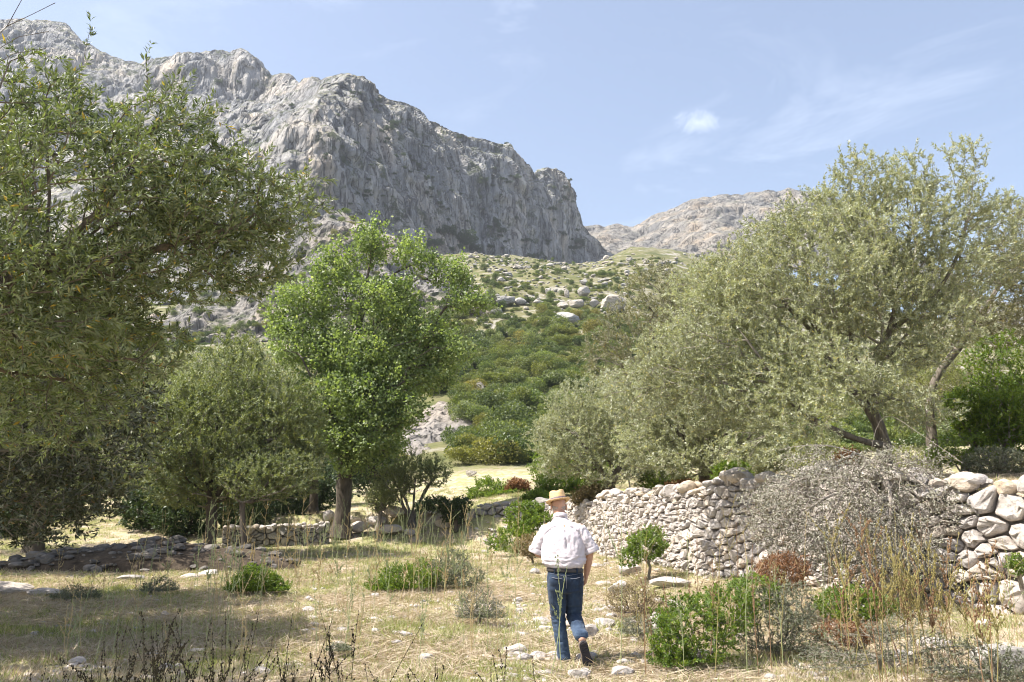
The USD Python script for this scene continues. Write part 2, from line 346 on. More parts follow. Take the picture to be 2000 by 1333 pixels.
_De = np.concatenate([[15.0, 24.0, 27.5], TD])
_e = np.vstack([np.full(len(TC), -CAMZ / 15), np.full(len(TC), (0.06 - CAMZ) / 24), np.full(len(TC), (0.16 - CAMZ) / 27.5), _e])
_U = (TC - 1000) / F * 0.99
_gU = np.linspace(_U[0], _U[-1], 400)
_gL = np.linspace(np.log(15.0), np.log(1400.0), 500)
_tab = PchipInterpolator(np.log(_De), _e, axis=0)(_gL)
_tab = PchipInterpolator(_U, _tab, axis=1)(_gU)
def _lookup(u, ld):
    i = np.clip((u - _gU[0]) / (_gU[1] - _gU[0]), 0, len(_gU) - 1.001)
    j = np.clip((ld - _gL[0]) / (_gL[1] - _gL[0]), 0, len(_gL) - 1.001)
    i0, j0 = i.astype(int), j.astype(int)
    fi, fj = i - i0, j - j0
    return (_tab[j0, i0] * (1 - fj) * (1 - fi) + _tab[j0 + 1, i0] * fj * (1 - fi) + _tab[j0, i0 + 1] * (1 - fj) * fi + _tab[j0 + 1, i0 + 1] * fj * fi)

WALL = np.array([(9.2, 7.2), (7.9, 9.4), (6.35, 11.6), (4.6, 15.0), (3.35, 18.5), (2.2, 24.0), (1.0, 28.2), (-1.4, 29.6)])
WTOP = np.array([1.9, 1.9, 1.88, 2.08, 1.86, 1.62, 1.60, 1.50])
_ws = np.concatenate([[0], np.cumsum(np.linalg.norm(np.diff(WALL, axis=0), axis=1))])
_fine = np.linspace(0, _ws[-1], 240)
WP = np.stack([PchipInterpolator(_ws, WALL[:, 0])(_fine), PchipInterpolator(_ws, WALL[:, 1])(_fine)], 1)
WZ = np.interp(_fine, _ws, WTOP)
WT = unit(np.gradient(WP, axis=0))
WN = np.stack([WT[:, 1], -WT[:, 0]], 1)     # points to the terrace side (right)
_wtree = cKDTree(WP)
def wall_side(x, y):
    P = np.stack([x, y], -1)
    d, i = _wtree.query(P)
    rel = P - WP[i]
    return np.sum(rel * WN[i], -1), i, d

def height(x, y, detail=True):
    x, y = np.asarray(x, float), np.asarray(y, float)
    D = np.clip(y, 15.0, 1390.0)
    u = x / np.maximum(y, 15.0)
    z = CAMZ + D * _lookup(u, np.log(D))
    z = np.where(y < 15.0, 0.0, z)
    z = np.where(y < 27.5, z * sstep(y, 15, 20), z)
    near = (y < 40) & (y > -80)
    if np.any(near):
        xs, ys = x[near] if x.ndim else x, y[near] if y.ndim else y
        sd, i, d = wall_side(np.clip(xs, -300, 300), ys)
        terr = sstep(sd, 0.25, 0.62) * (WZ[i] - 0.12) + np.clip(sd - 0.6, 0, 60) * 0.05
        terr = terr * sstep(39.0 - ys, 0, 9)
        rise = 0.22 * np.exp(-((sd + 0.1) / 1.1) ** 2) * (ys < 30) * (sd < 0.2)
        if z.ndim:
            z[near] = np.maximum(z[near], terr) + rise
        else:
            z = np.maximum(z, terr) + rise
    if detail:
        P = np.stack([x, y, 0 * x], -1)
        z = z + (fbm(P * 0.9, 3, 3) - 0.5) * 0.13 * sstep(y, -5, 5) + (fbm(P * 3.1, 3, 5) - 0.5) * 0.05
        k = sstep(y, 72, 120)
        z = z + k * (fbm(P / 26.0, 5, 8) - 0.5) * (3.0 + y * 0.012)
    return z

def G(px, py, dmin=4.0, dmax=800.0):
    """Where the ray through a pixel of the photograph meets the ground."""
    D = np.exp(np.linspace(math.log(dmin), math.log(dmax), 900))
    P = W(px, py, D)
    h = height(P[:, 0], P[:, 1])
    k = np.nonzero(P[:, 2] < h)[0]
    k = k[0] if len(k) else len(D) - 1
    return np.array([P[k, 0], P[k, 1], h[k]])

def at(px, D, dz=0.0):
    x = (px - 1000) / F * D * 0.985
    return np.array([x, D, float(height(np.array([x]), np.array([float(D)]))[0]) + dz])

def build_ground():
    y1 = np.concatenate([np.linspace(-70, 3, 40), 3 + np.cumsum(np.linspace(0.06, 0.22, 190))])
    y2 = y1[-1] * np.exp(np.linspace(0, np.log(1350 / y1[-1]), 330))[1:]
    ys = np.concatenate([y1, y2])
    v = np.linspace(-1, 1, 520)
    v = np.sign(v) * (0.35 * np.abs(v) + 0.65 * np.abs(v) ** 2.4)
    Y = np.repeat(ys[:, None], len(v), 1)
    X = v[None, :] * (1.35 * np.maximum(Y, 0) + 28)
    Z = height(X, Y)
    n0, n1 = Y.shape
    idx = np.arange(n0 * n1).reshape(n0, n1)
    Q = np.stack([idx[:-1, :-1], idx[:-1, 1:], idx[1:, 1:], idx[1:, :-1]], -1).reshape(-1, 4)
    add("ground", np.stack([X, Y, Z], -1).reshape(-1, 3), Q, M["ground"], smooth=True, kind="structure",
        label="dry grass field rising into a rough green hillside", category="ground")
build_ground()

def grid_mesh(P):
    n0, n1 = P.shape[:2]
    idx = np.arange(n0 * n1).reshape(n0, n1)
    Q = np.stack([idx[:-1, :-1], idx[:-1, 1:], idx[1:, 1:], idx[1:, :-1]], -1).reshape(-1, 4)
    return P.reshape(-1, 3), Q

def profile_sheet(cols, ncol, nrow):
    """cols: {px: [(py, D), ...]} all of equal length, base to behind the crest -> grid of points."""
    pxs = np.array(sorted(cols))
    tab = np.array([cols[p] for p in pxs], float)
    px = np.linspace(pxs[0], pxs[-1], ncol)
    t2 = np.stack([np.stack([np.interp(px, pxs, tab[:, r, k]) for k in range(2)], -1) for r in range(tab.shape[1])], 1)   # ncol, r, 2
    out = np.zeros((nrow, ncol, 3))
    for c in range(ncol):
        p = t2[c]
        pts = W(np.full(len(p), px[c]), p[:, 0], p[:, 1])
        seg = np.linalg.norm(np.diff(pts, axis=0), axis=1)
        seg = 0.5 * seg + 3.0 * np.abs(np.diff(p[:, 0])) * 0.25
        s = np.concatenate([[0], np.cumsum(seg)]); s /= s[-1]
        tt = np.linspace(0, 1, nrow)
        for k in range(3):
            out[:, c, k] = PchipInterpolator(s, pts[:, k])(tt)
    return out, px

def ridged(P, seed, o=4):
    return 1 - 2 * np.abs(fbm(P, o, seed) - 0.5)

def mountain():
    c = {}
    def col(px, base, mid, ft, s1, s2, crest, beh=120):
        c[px] = [base, mid, ft, s1, s2, crest, (crest[0] + 6, crest[1] + 25), (crest[0] + 60, crest[1] + beh)]
    col(-500, (640, 430), (560, 450), (470, 480), (330, 560), (180, 660), (20, 800))
    col(-100, (640, 430), (550, 450), (450, 480), (300, 560), (160, 660), (34, 800))
    col(60, (630, 420), (540, 440), (440, 470), (290, 560), (150, 680), (37, 800))
    col(128, (620, 420), (530, 440), (430, 470), (280, 560), (150, 680), (40, 790))
    col(160, (620, 420), (530, 440), (430, 470), (280, 560), (160, 680), (74, 780))
    col(215, (610, 420), (520, 440), (420, 470), (285, 560), (190, 680), (104, 770))
    col(270, (600, 415), (510, 440), (410, 468), (290, 560), (200, 680), (121, 760))
    col(335, (590, 412), (500, 438), (390, 466), (300, 550), (195, 690), (112, 730))
    col(360, (590, 412), (500, 436), (370, 465), (290, 545), (192, 690), (104, 722))
    col(430, (570, 412), (480, 430), (320, 462), (250, 545), (186, 700), (99, 725))
    col(480, (560, 412), (470, 430), (292, 464), (232, 548), (184, 700), (104, 725))
    col(512, (550, 412), (460, 430), (272, 466), (224, 550), (184, 695), (122, 725))
    col(530, (545, 412), (455, 430), (260, 468), (218, 552), (182, 690), (146, 730))
    col(560, (540, 414), (450, 430), (236, 470), (205, 556), (176, 650), (146, 725))
    col(592, (530, 418), (440, 434), (214, 476), (195, 550), (172, 610), (157, 660))
    col(630, (520, 424), (430, 440), (192, 484), (182, 505), (168, 530), (151, 560))
    col(665, (515, 432), (420, 450), (200, 494), (180, 510), (162, 530), (143, 552))
    col(700, (510, 446), (410, 468), (248, 500), (205, 520), (170, 538), (143, 556))
    col(728, (510, 458), (410, 480), (268, 512), (220, 530), (184, 545), (156, 560))
    col(748, (510, 468), (410, 490), (262, 524), (225, 540), (198, 552), (176, 566))
    col(800, (515, 492), (410, 515), (260, 550), (238, 562), (217, 572), (200, 582))
    col(850, (520, 522), (420, 545), (290, 582), (272, 592), (255, 602), (240, 612))
    col(900, (525, 555), (430, 578), (310, 614), (292, 624), (276, 634), (262, 644))
    col(980, (540, 612), (450, 630), (340, 662), (320, 670), (304, 680), (290, 690))
    col(1022, (545, 640), (460, 655), (360, 685), (345, 694), (332, 702), (320, 712))
    col(1036, (545, 648), (470, 664), (390, 692), (372, 704), (356, 716), (343, 728))
    col(1046, (545, 655), (470, 672), (400, 700), (375, 714), (350, 732), (333, 746))
    col(1090, (548, 690), (470, 705), (380, 728), (358, 740), (342, 748), (329, 756))
    col(1114, (548, 720), (470, 730), (400, 748), (380, 756), (366, 762), (352, 768))
    col(1124, (548, 728), (480, 740), (430, 756), (415, 762), (398, 768), (382, 774))
    col(1132, (548, 735), (500, 744), (475, 760), (465, 764), (452, 770), (438, 776))
    col(1147, (550, 742), (515, 752), (498, 764), (488, 768), (476, 774), (463, 780))
    col(1165, (550, 750), (530, 758), (515, 770), (508, 774), (500, 778), (491, 784))
    col(1198, (555, 760), (545, 766), (535, 774), (530, 778), (524, 782), (516, 786))
    P, px = profile_sheet(c, 820, 330)
    # relief
    fx = np.interp(px, [-500, 500, 650, 1215], [0.25, 0.45, 0.86, 0.86])
    fy = -np.sqrt(1 - fx ** 2)
    nh = np.stack([fx, fy, 0 * fx], -1)[None]
    nl = np.array([1, 1, 0.38])
    rows = np.linspace(0, 1, P.shape[0])[:, None]
    fade = sstep(rows, 0, 0.08) * (1 - 0.55 * sstep(rows, 0.78, 0.9))
    big = (fbm(P / 80.0 * nl, 3, 21) - 0.5) * 34
    billow = lambda Q, sd, o=3: np.abs(fbm(Q, o, sd) - .5) ** .7
    pil = (billow(P / 42.0 * np.array([1, 1, 0.2]), 31, 4) - 0.22) * 22
    sm = (fbm(P / 12.0 * np.array([1, 1, 0.5]), 4, 41) - 0.5) * 3.5 + (billow(P / 7.0 * np.array([1, 1, .6]), 51, 3) - 0.22) * 3
    ledge = (noise(np.stack([P[..., 0] / 60, P[..., 1] / 60, P[..., 2] / 9.0], -1), 61) - 0.5) * 4.5
    flute = (billow(P * np.array([1, 1, .14]) / 13.0, 33, 3) - .22) * 12 + (billow(P * np.array([1, 1, .16]) / 5.0, 34, 3) - .22) * 6
    left = 1 - sstep(px, 560, 680)[None, :]
    crag = (billow(P / 34.0 * np.array([1, 1, .6]), 35, 5) - .22) * 22 * left
    sm = sm + flute * (1 - .4 * left) + crag
    P = P + nh * (fade * (big + pil + ledge) + (0.35 + 0.65 * fade) * sm)[..., None]
    P[..., 2] += (fbm(P / 25.0, 4, 71) - 0.5) * 9 * sstep(rows, 0.3, 0.7) * (1 - 0.5 * sstep(rows, 0.8, 0.9)) + (fbm(P / 7.0, 3, 72) - 0.5) * 3.0 + left * (billow(P / 22.0, 73, 4) - .22) * 22 * sstep(rows, .3, .5) * (1 - .6 * sstep(rows, .78, .86))
    V, Q = grid_mesh(P)
    add("mountain", V, Q, M["cliff"], smooth=False, kind="structure", label="grey limestone mountain with a sheer shaded cliff face", category="mountain")
    return P, px
MTN, MPX = mountain()

def far_ridge():
    c = {}
    for px, crest in [(1080, 470), (1120, 452), (1165, 442), (1240, 441), (1265, 430), (1290, 416), (1350, 391), (1400, 384), (1450, 387), (1470, 382), (1490, 378), (1535, 372), (1600, 380), (1700, 425), (1800, 505), (1900, 570), (2100, 640)]:
        b = min(560, crest + 130) if crest < 520 else crest + 40
        h = b - crest
        c[px] = [(b + 30, 760), (b - 0.05 * h, 800), (b - 0.42 * h, 860), (b - 0.58 * h, 960), (b - 0.85 * h, 1060), (crest, 1150), (crest + 10, 1220)]
    P, px = profile_sheet(c, 420, 110)
    rows = np.linspace(0, 1, P.shape[0])[:, None]
    d = (fbm(P / 110.0, 5, 81) - 0.5) * 34 + (np.abs(fbm(P / 50.0 * np.array([1, .6, 1.8]), 4, 82) - .5) ** .7 - .22) * 34 + (fbm(P / 12.0, 3, 83) - 0.5) * 5
    P[..., 2] += d * (0.55 + 0.0 * rows) * (1 - 0.4 * sstep(rows, 0.7, 0.9))
    P[..., 1] -= d * 0.8
    V, Q = grid_mesh(P)
    add("far_ridge", V, Q, M["ridge"], smooth=False, kind="structure", label="pale bare limestone ridge beyond the saddle", category="ridge")
far_ridge()

def outcrop_hill():
    c = {}
    for px, crest, base in [(250, 640, 680), (330, 610, 690), (400, 570, 690), (450, 555, 690), (520, 515, 685), (560, 470, 680), (600, 440, 675), (650, 415, 670), (700, 428, 662), (760, 462, 655), (830, 497, 640), (880, 525, 615), (930, 556, 590), (970, 585, 600)]:
        h = base - crest
        c[px] = [(base + 25, 205), (base, 215), (base - 0.3 * h, 232), (base - 0.6 * h, 258), (base - 0.88 * h, 285), (crest, 305), (crest + 12, 320), (crest + 70, 345)]
    P, px = profile_sheet(c, 360, 150)
    d = (fbm(P / 22.0, 4, 91) - 0.5) * 17 + (ridged(P / 9.0 * np.array([1, 1, 1.3]), 92, 4) - 0.7) * 7 + (fbm(P / 3.0, 3, 93) - 0.5) * 2.2
    P[..., 1] -= d * 0.8
    P[..., 2] += d * 0.35
    V, Q = grid_mesh(P)
    add("rocky_shoulder", V, Q, M["outcrop"], smooth=False, kind="structure", label="pale rocky shoulder of the hill in front of the cliff", category="rock outcrop")
    return P
OUT = outcrop_hill()

# ------------------------------------------------------------------ plants: growing a branch skeleton and leafing it
def resample(pts, step):
    pts = np.asarray(pts, float)
    s = np.concatenate([[0], np.cumsum(np.linalg.norm(np.diff(pts, axis=0), axis=1))])
    n = max(2, int(s[-1] / step) + 1)
    t = np.linspace(0, s[-1], n)
    if len(pts) > 2:
        return np.stack([PchipInterpolator(s, pts[:, k])(t) for k in range(3)], 1)
    return np.stack([np.interp(t, s, pts[:, k]) for k in range(3)], 1)

def blob_points(blobs, n, rng, shell=0.45):
    w = np.array([b[1][0] * b[1][1] * b[1][2] * (b[2] if len(b) > 2 else 1.0) for b in blobs]) ** 0.8
    which = rng.choice(len(blobs), n, p=w / w.sum())
    d = unit(rng.normal(size=(n, 3)))
    r = (shell ** 3 + (1 - shell ** 3) * rng.random(n)) ** (1 / 3)
    c = np.array([b[0] for b in blobs])[which]
    R = np.array([b[1] for b in blobs])[which]
    P = c + d * r[:, None] * R
    q = fbm(P * (2.2 / np.mean(R)), 3, 7)
    P = P + d * R * ((q - 0.5) * 0.5)[:, None]
    return P

def grow(trunk, limbs, tips, rng, step=0.3, bf=0.25, wob=0.12, power=2.2, tip_r=0.004, base_r=None):
    nodes, par, plen = [], [], []
    def chain(pts, parent):
        for p in pts:
            nodes.append(p)
            par.append(parent)
            plen.append(0.0 if parent < 0 else plen[parent] + np.linalg.norm(p - nodes[parent]))
            parent = len(nodes) - 1
        return parent
    chain(resample(trunk, step), -1)
    fixed = []
    for lb in limbs:
        q = resample(lb, step)
        A = np.array(nodes)
        k = int(np.argmin(np.linalg.norm(A - q[0], axis=1)))
        chain(q[1:] if np.linalg.norm(A[k] - q[0]) < step else q, k)
    cap = len(nodes) + len(tips) * 14 + 10
    A = np.zeros((cap, 3)); L = np.zeros(cap); Pp = np.full(cap, -1)
    n = len(nodes)
    A[:n], L[:n], Pp[:n] = nodes, plen, par
    skip = min(n - 1, max(1, int(0.35 * len(resample(trunk, step)))))
    order = np.argsort(np.linalg.norm(tips - A[:n].mean(0), axis=1))
    tipid = np.zeros(len(tips), int)
    for t in order:
        p = tips[t]
        d = np.sqrt(((A[skip:n] - p) ** 2).sum(1))
        k = skip + int(np.argmin(d + bf * L[skip:n]))
        q = A[k]
        dist = np.linalg.norm(p - q)
        m = min(12, max(1, int(dist / step)))
        tt = np.arange(1, m + 1)[:, None] / m
        seg = q + (p - q) * tt
        if m > 1:
            off = rng.normal(size=3) * wob * dist
            off[2] += 0.10 * dist
            seg[:-1] += off * np.sin(np.pi * tt[:-1]) + rng.normal(size=(m - 1, 3)) * 0.02 * dist
        A[n:n + m] = seg
        Pp[n] = k
        Pp[n + 1:n + m] = np.arange(n, n + m - 1)
        prev = k
        for i in range(n, n + m):
            L[i] = L[prev] + np.linalg.norm(A[i] - A[prev]); prev = i
        n += m
        tipid[t] = n - 1
    A, Pp, L = A[:n], Pp[:n], L[:n]
    acc = np.zeros(n)
    leaf = np.ones(n, bool); leaf[Pp[Pp >= 0]] = False
    acc[leaf] = tip_r ** power
    for i in range(n - 1, 0, -1):
        if Pp[i] >= 0:
            acc[Pp[i]] += acc[i] if acc[i] > 0 else tip_r ** power
    r = np.maximum(acc, tip_r ** power) ** (1 / power)
    if base_r:
        k = base_r / r[0]
        r = np.maximum(tip_r, r * (1 + (k - 1) * np.clip((r - tip_r) / (r[0] - tip_r), 0, 1) ** 0.5))
    return A, Pp, r, tipid

def tubes(A, Pp, r, rmin, rmax, sides_fn, lump=0.0, flare=None):
    """Prisms along the skeleton's edges whose radius lies in [rmin, rmax)."""
    n = len(A)
    dirs = np.zeros((n, 3))
    e = np.nonzero(Pp >= 0)[0]
    dirs[e] = unit(A[e] - A[Pp[e]])
    if len(e):
        dirs[0] = dirs[e[0]]
    main = np.full(n, -1)
    best = np.zeros(n)
    for i in e:
        if r[i] > best[Pp[i]]:
            best[Pp[i]] = r[i]; main[Pp[i]] = i
    sel = e[(r[e] >= rmin) & (r[e] < rmax)]
    Vs, Fs, off = [], [], 0
    sd = sides_fn(r[sel])
    for k in np.unique(sd):
        s = sel[sd == k]
        p = Pp[s]
        d1 = dirs[s]
        d0 = np.where((main[p] == s)[:, None], unit(dirs[p] + 1e-6), d1)
        r1 = r[s]
        r0 = np.where(main[p] == s, r[p], np.minimum(r[p], r1 * 1.25))
        ang = np.arange(k) * 2 * np.pi / k
        ring = []
        for C, d, rr in ((A[p], d0, r0), (A[s], unit(d1 + np.where((main[s] >= 0)[:, None], dirs[main[s]] * 0, 0)), r1)):
            ref = np.where(np.abs(d[:, 1:2]) < 0.9, np.array([[0, 1.0, 0]]), np.array([[1.0, 0, 0]]))
            u = unit(np.cross(ref, d)); v = np.cross(d, u)
            q = C[:, None] + (u[:, None] * np.cos(ang)[None, :, None] + v[:, None] * np.sin(ang)[None, :, None]) * rr[:, None, None]
            if lump and k >= 6:
                q = C[:, None] + (q - C[:, None]) * (1 + lump * 2 * (fbm(q * 5.0, 3, 13) - 0.5) + lump * (noise(q * np.array([9, 9, 1.5]), 5) - 0.5))[..., None]
            ring.append(q)
        m = len(s)
        Vs.append(np.concatenate([ring[0], ring[1]], 1).reshape(-1, 3))
        b = off + (np.arange(m) * 2 * k)[:, None]
        j = np.arange(k); j1 = (j + 1) % k
        Fs.append(np.stack([b + j, b + j1, b + k + j1, b + k + j], -1).reshape(-1, 4))
        off += m * 2 * k
    if not Vs:
        return np.zeros((0, 3)), np.zeros((0, 4), int)
    return np.concatenate(Vs), np.concatenate(Fs)

def leaf_quads(B, d, nrm, L, Wd, fold=0.0, mid=0.45):
    side = unit(np.cross(nrm, d))
    n = unit(np.cross(d, side))
    L, Wd = L[:, None], Wd[:, None]
    c = B + d * L * mid
    if fold:
        v = np.stack([B, c + side * Wd / 2 + n * Wd * fold, B + d * L - n * L * 0.12, c - side * Wd / 2 + n * Wd * fold, c], 1)
        i = np.arange(len(B))[:, None] * 5
        f = np.concatenate([i + np.array([0, 4, 1]), i + np.array([4, 2, 1]), i + np.array([0, 3, 4]), i + np.array([4, 3, 2])])
        return v.reshape(-1, 3), f, 5
    v = np.stack([B, c + side * Wd / 2, B + d * L, c - side * Wd / 2], 1)
    i = np.arange(len(B))[:, None] * 4
    return v.reshape(-1, 3), i + np.arange(4), 4

def spray(P, d, k, rng, Lt, leafL, leafW, tone0=None, spread=0.8, fold=0.0, up=0.3, odd=0.03, mid=0.45, jit=0.0, upn=0.6):
    """k leaves along a twig of length Lt at each tip."""
    n = len(P)
    t = rng.random((n, k))
    tw = unit(d + rng.normal(size=(n, 3)) * 0.25 + np.array([0, 0, up]))
    rad = unit(np.cross(tw[:, None], rng.normal(size=(n, k, 3))))
    B = P[:, None] + tw[:, None] * (t * Lt - 0.45 * Lt)[..., None] + rng.normal(size=(n, k, 3)) * jit
    ld = unit(tw[:, None] * 0.75 + rad * spread)
    nr = unit(rng.normal(size=(n, k, 3)) * 0.8 + np.array([0, 0, upn]) + rad * 0.3)
    s = rng.uniform(0.65, 1.2, (n, k))
    tone = (tone0[:, None] if tone0 is not None else 0.5) + rng.normal(size=(n, k)) * 0.17
    tone = np.clip(tone, 0, 0.9)
    tone = np.where(rng.random((n, k)) < odd, 1.0, tone)
    V, Fq, m = leaf_quads(B.reshape(-1, 3), ld.reshape(-1, 3), nr.reshape(-1, 3), (leafL * s).ravel(), (leafW * s).ravel(), fold, mid)
    return V, Fq, np.repeat(tone.ravel(), m), tw

def sides(rr):
    return np.where(rr > 0.12, 14, np.where(rr > 0.05, 9, np.where(rr > 0.015, 6, 3)))

def tree(name, label, cat, trunk, limbs, blobs, n_tips, seed, leaf, bark, k=20, Lt=0.28, leafL=0.06, leafW=0.015, base_r=0.15, step=0.3, bf=0.25, shell=0.45,
         twig_r=0.02, fold=0.0, spread=0.8, group=None, bare=0.0, extra_tips=None, up=0.3, odd=0.03, mid=0.45, jit=0.0, tip_r=0.004, tdir=None, twigmat=None, upn=0.6, wob=0.12):
    rng = np.random.default_rng(seed)
    base = np.asarray(trunk[0], float)
    tips = blob_points(blobs, n_tips, rng, shell)
    g = height(tips[:, 0], tips[:, 1], False)
    tips[:, 2] = np.maximum(tips[:, 2], g + 0.12)
    if extra_tips is not None:
        tips = np.concatenate([tips, extra_tips])
    A, Pp, r, ti = grow(trunk, limbs, tips, rng, step, bf, wob, tip_r=tip_r, base_r=base_r)
    low = A[:, 2] - base[2]
    r = r * (1 + 0.7 * np.exp(-np.maximum(low, 0) / 0.22) * (r > base_r * 0.6) * (base_r > 0.05))
    x = xform(name, base, label=label, cat=cat, group=group)
    pa = pp(x)
    big = max(0.03, twig_r)
    V, Fq = tubes(A - base, Pp, r, big, 9, sides, lump=0.28)
    if len(V): add("trunk", V, Fq, M[bark], pa, smooth=True)
    V, Fq = tubes(A - base, Pp, r, 0, big, sides)
    d = unit(A[ti] - A[Pp[ti]])
    tone0 = np.clip(0.36 + (fbm(tips * (2.0 / max(0.6, np.ptp(tips[:, 0]) / 4)), 3, seed) - 0.5) * 0.9, 0.05, 0.85)
    live = rng.random(len(tips)) >= bare
    if k:
        LV, LF, tone, tw = spray(tips[live] - base, d[live], k, rng, Lt, leafL, leafW, tone0[live], spread, fold, up, odd, mid, jit, upn)
        add("foliage", LV, LF, M[leaf], pa, tone=tone)
    if len(V): add("branches", V, Fq, M[twigmat or "twig"], pa)
    return x, A, r

def pb(px, py, D, rx, ry, rz=None, w=1.0):
    c = W(px, py, D)
    return (c, (rx * D / F, rz if rz else 0.5 * (rx + ry) * D / F, ry * D / F), w)

def path(pts):
    return np.array([W(a, b, d) for a, b, d in pts])

# ---- foreground olive at the left edge
def front_olive():
    D = 5.4
    tr = np.array([[-5.0, 4.7, 0.0], [-4.85, 4.8, 0.7], [-4.6, 5.0, 1.3], W(-120, 640, 5.2)])
    limbs = [path([(-120, 640, 5.2), (0, 556, 5.3), (60, 532, 5.35), (115, 480, 5.4), (190, 418, 5.4), (250, 340, 5.5)]),
             path([(85, 515, 5.38), (95, 420, 5.4), (92, 300, 5.45), (85, 180, 5.5)]),
             path([(60, 532, 5.35), (180, 520, 5.5), (330, 480, 5.6), (470, 440, 5.7)]),
             path([(-120, 640, 5.2), (-40, 430, 5.0), (-20, 250, 5.0), (20, 120, 5.1)]),
             path([(-120, 640, 5.2), (-10, 720, 5.9), (120, 740, 6.3)])]
    limbs += [path([(-40, 430, 5.0), (-60, 180, 4.8), (0, 62, 4.8), (60, 30, 4.8), (108, 6, 4.8)]), path([(0, 62, 4.8), (25, 20, 4.8), (48, -10, 4.8)]), path([(-60, 180, 4.8), (20, 80, 4.9), (95, 62, 4.9)]), path([(-60, 180, 4.8), (20, 108, 4.9), (90, 95, 4.9)])]
    blobs = [pb(150, 400, D, 200, 220, 0.75), pb(330, 330, D, 130, 190, 0.55), pb(430, 400, 5.7, 150, 120, 0.5), pb(545, 400, 5.8, 92, 85, 0.3),
             pb(90, 200, D, 100, 110, 0.4), pb(330, 500, 5.8, 200, 110, 0.6), pb(480, 500, 6.0, 110, 90, 0.35), pb(120, 600, 6.0, 210, 130, 0.7, 1.3), pb(90, 640, 5.3, 160, 90, 0.35, 1.2), pb(60, 520, 5.0, 130, 90, 0.3), pb(80, 760, 6.4, 190, 130, 0.6, 1.2), pb(240, 680, 6.2, 150, 70, 0.4),
             pb(-150, 420, 5.2, 160, 320, 0.9, 0.8)]
    ex = np.concatenate([W(*np.array([(160, 130), (172, 75), (178, 52), (285, 130), (287, 105), (290, 170), (140, 165), (455, 330), (600, 340), (630, 350), (645, 410), (620, 400), (520, 310), (500, 340)], float).T, 5.5)])
    tree("olive_tree", "large olive tree filling the left edge, nearest to the camera, leaves against the mountain", "olive tree", tr, limbs, blobs, 4500, 11, "olive", "bark_dark",
         k=18, Lt=0.17, leafL=0.054, leafW=0.0135, base_r=0.075, step=0.16, bf=0.22, fold=0.22, extra_tips=ex, tip_r=0.0022, spread=0.75, odd=0.035, twigmat="twig_red", shell=0.3)
    # a bare twig end of the same kind, reaching in from the top left corner
front_olive()

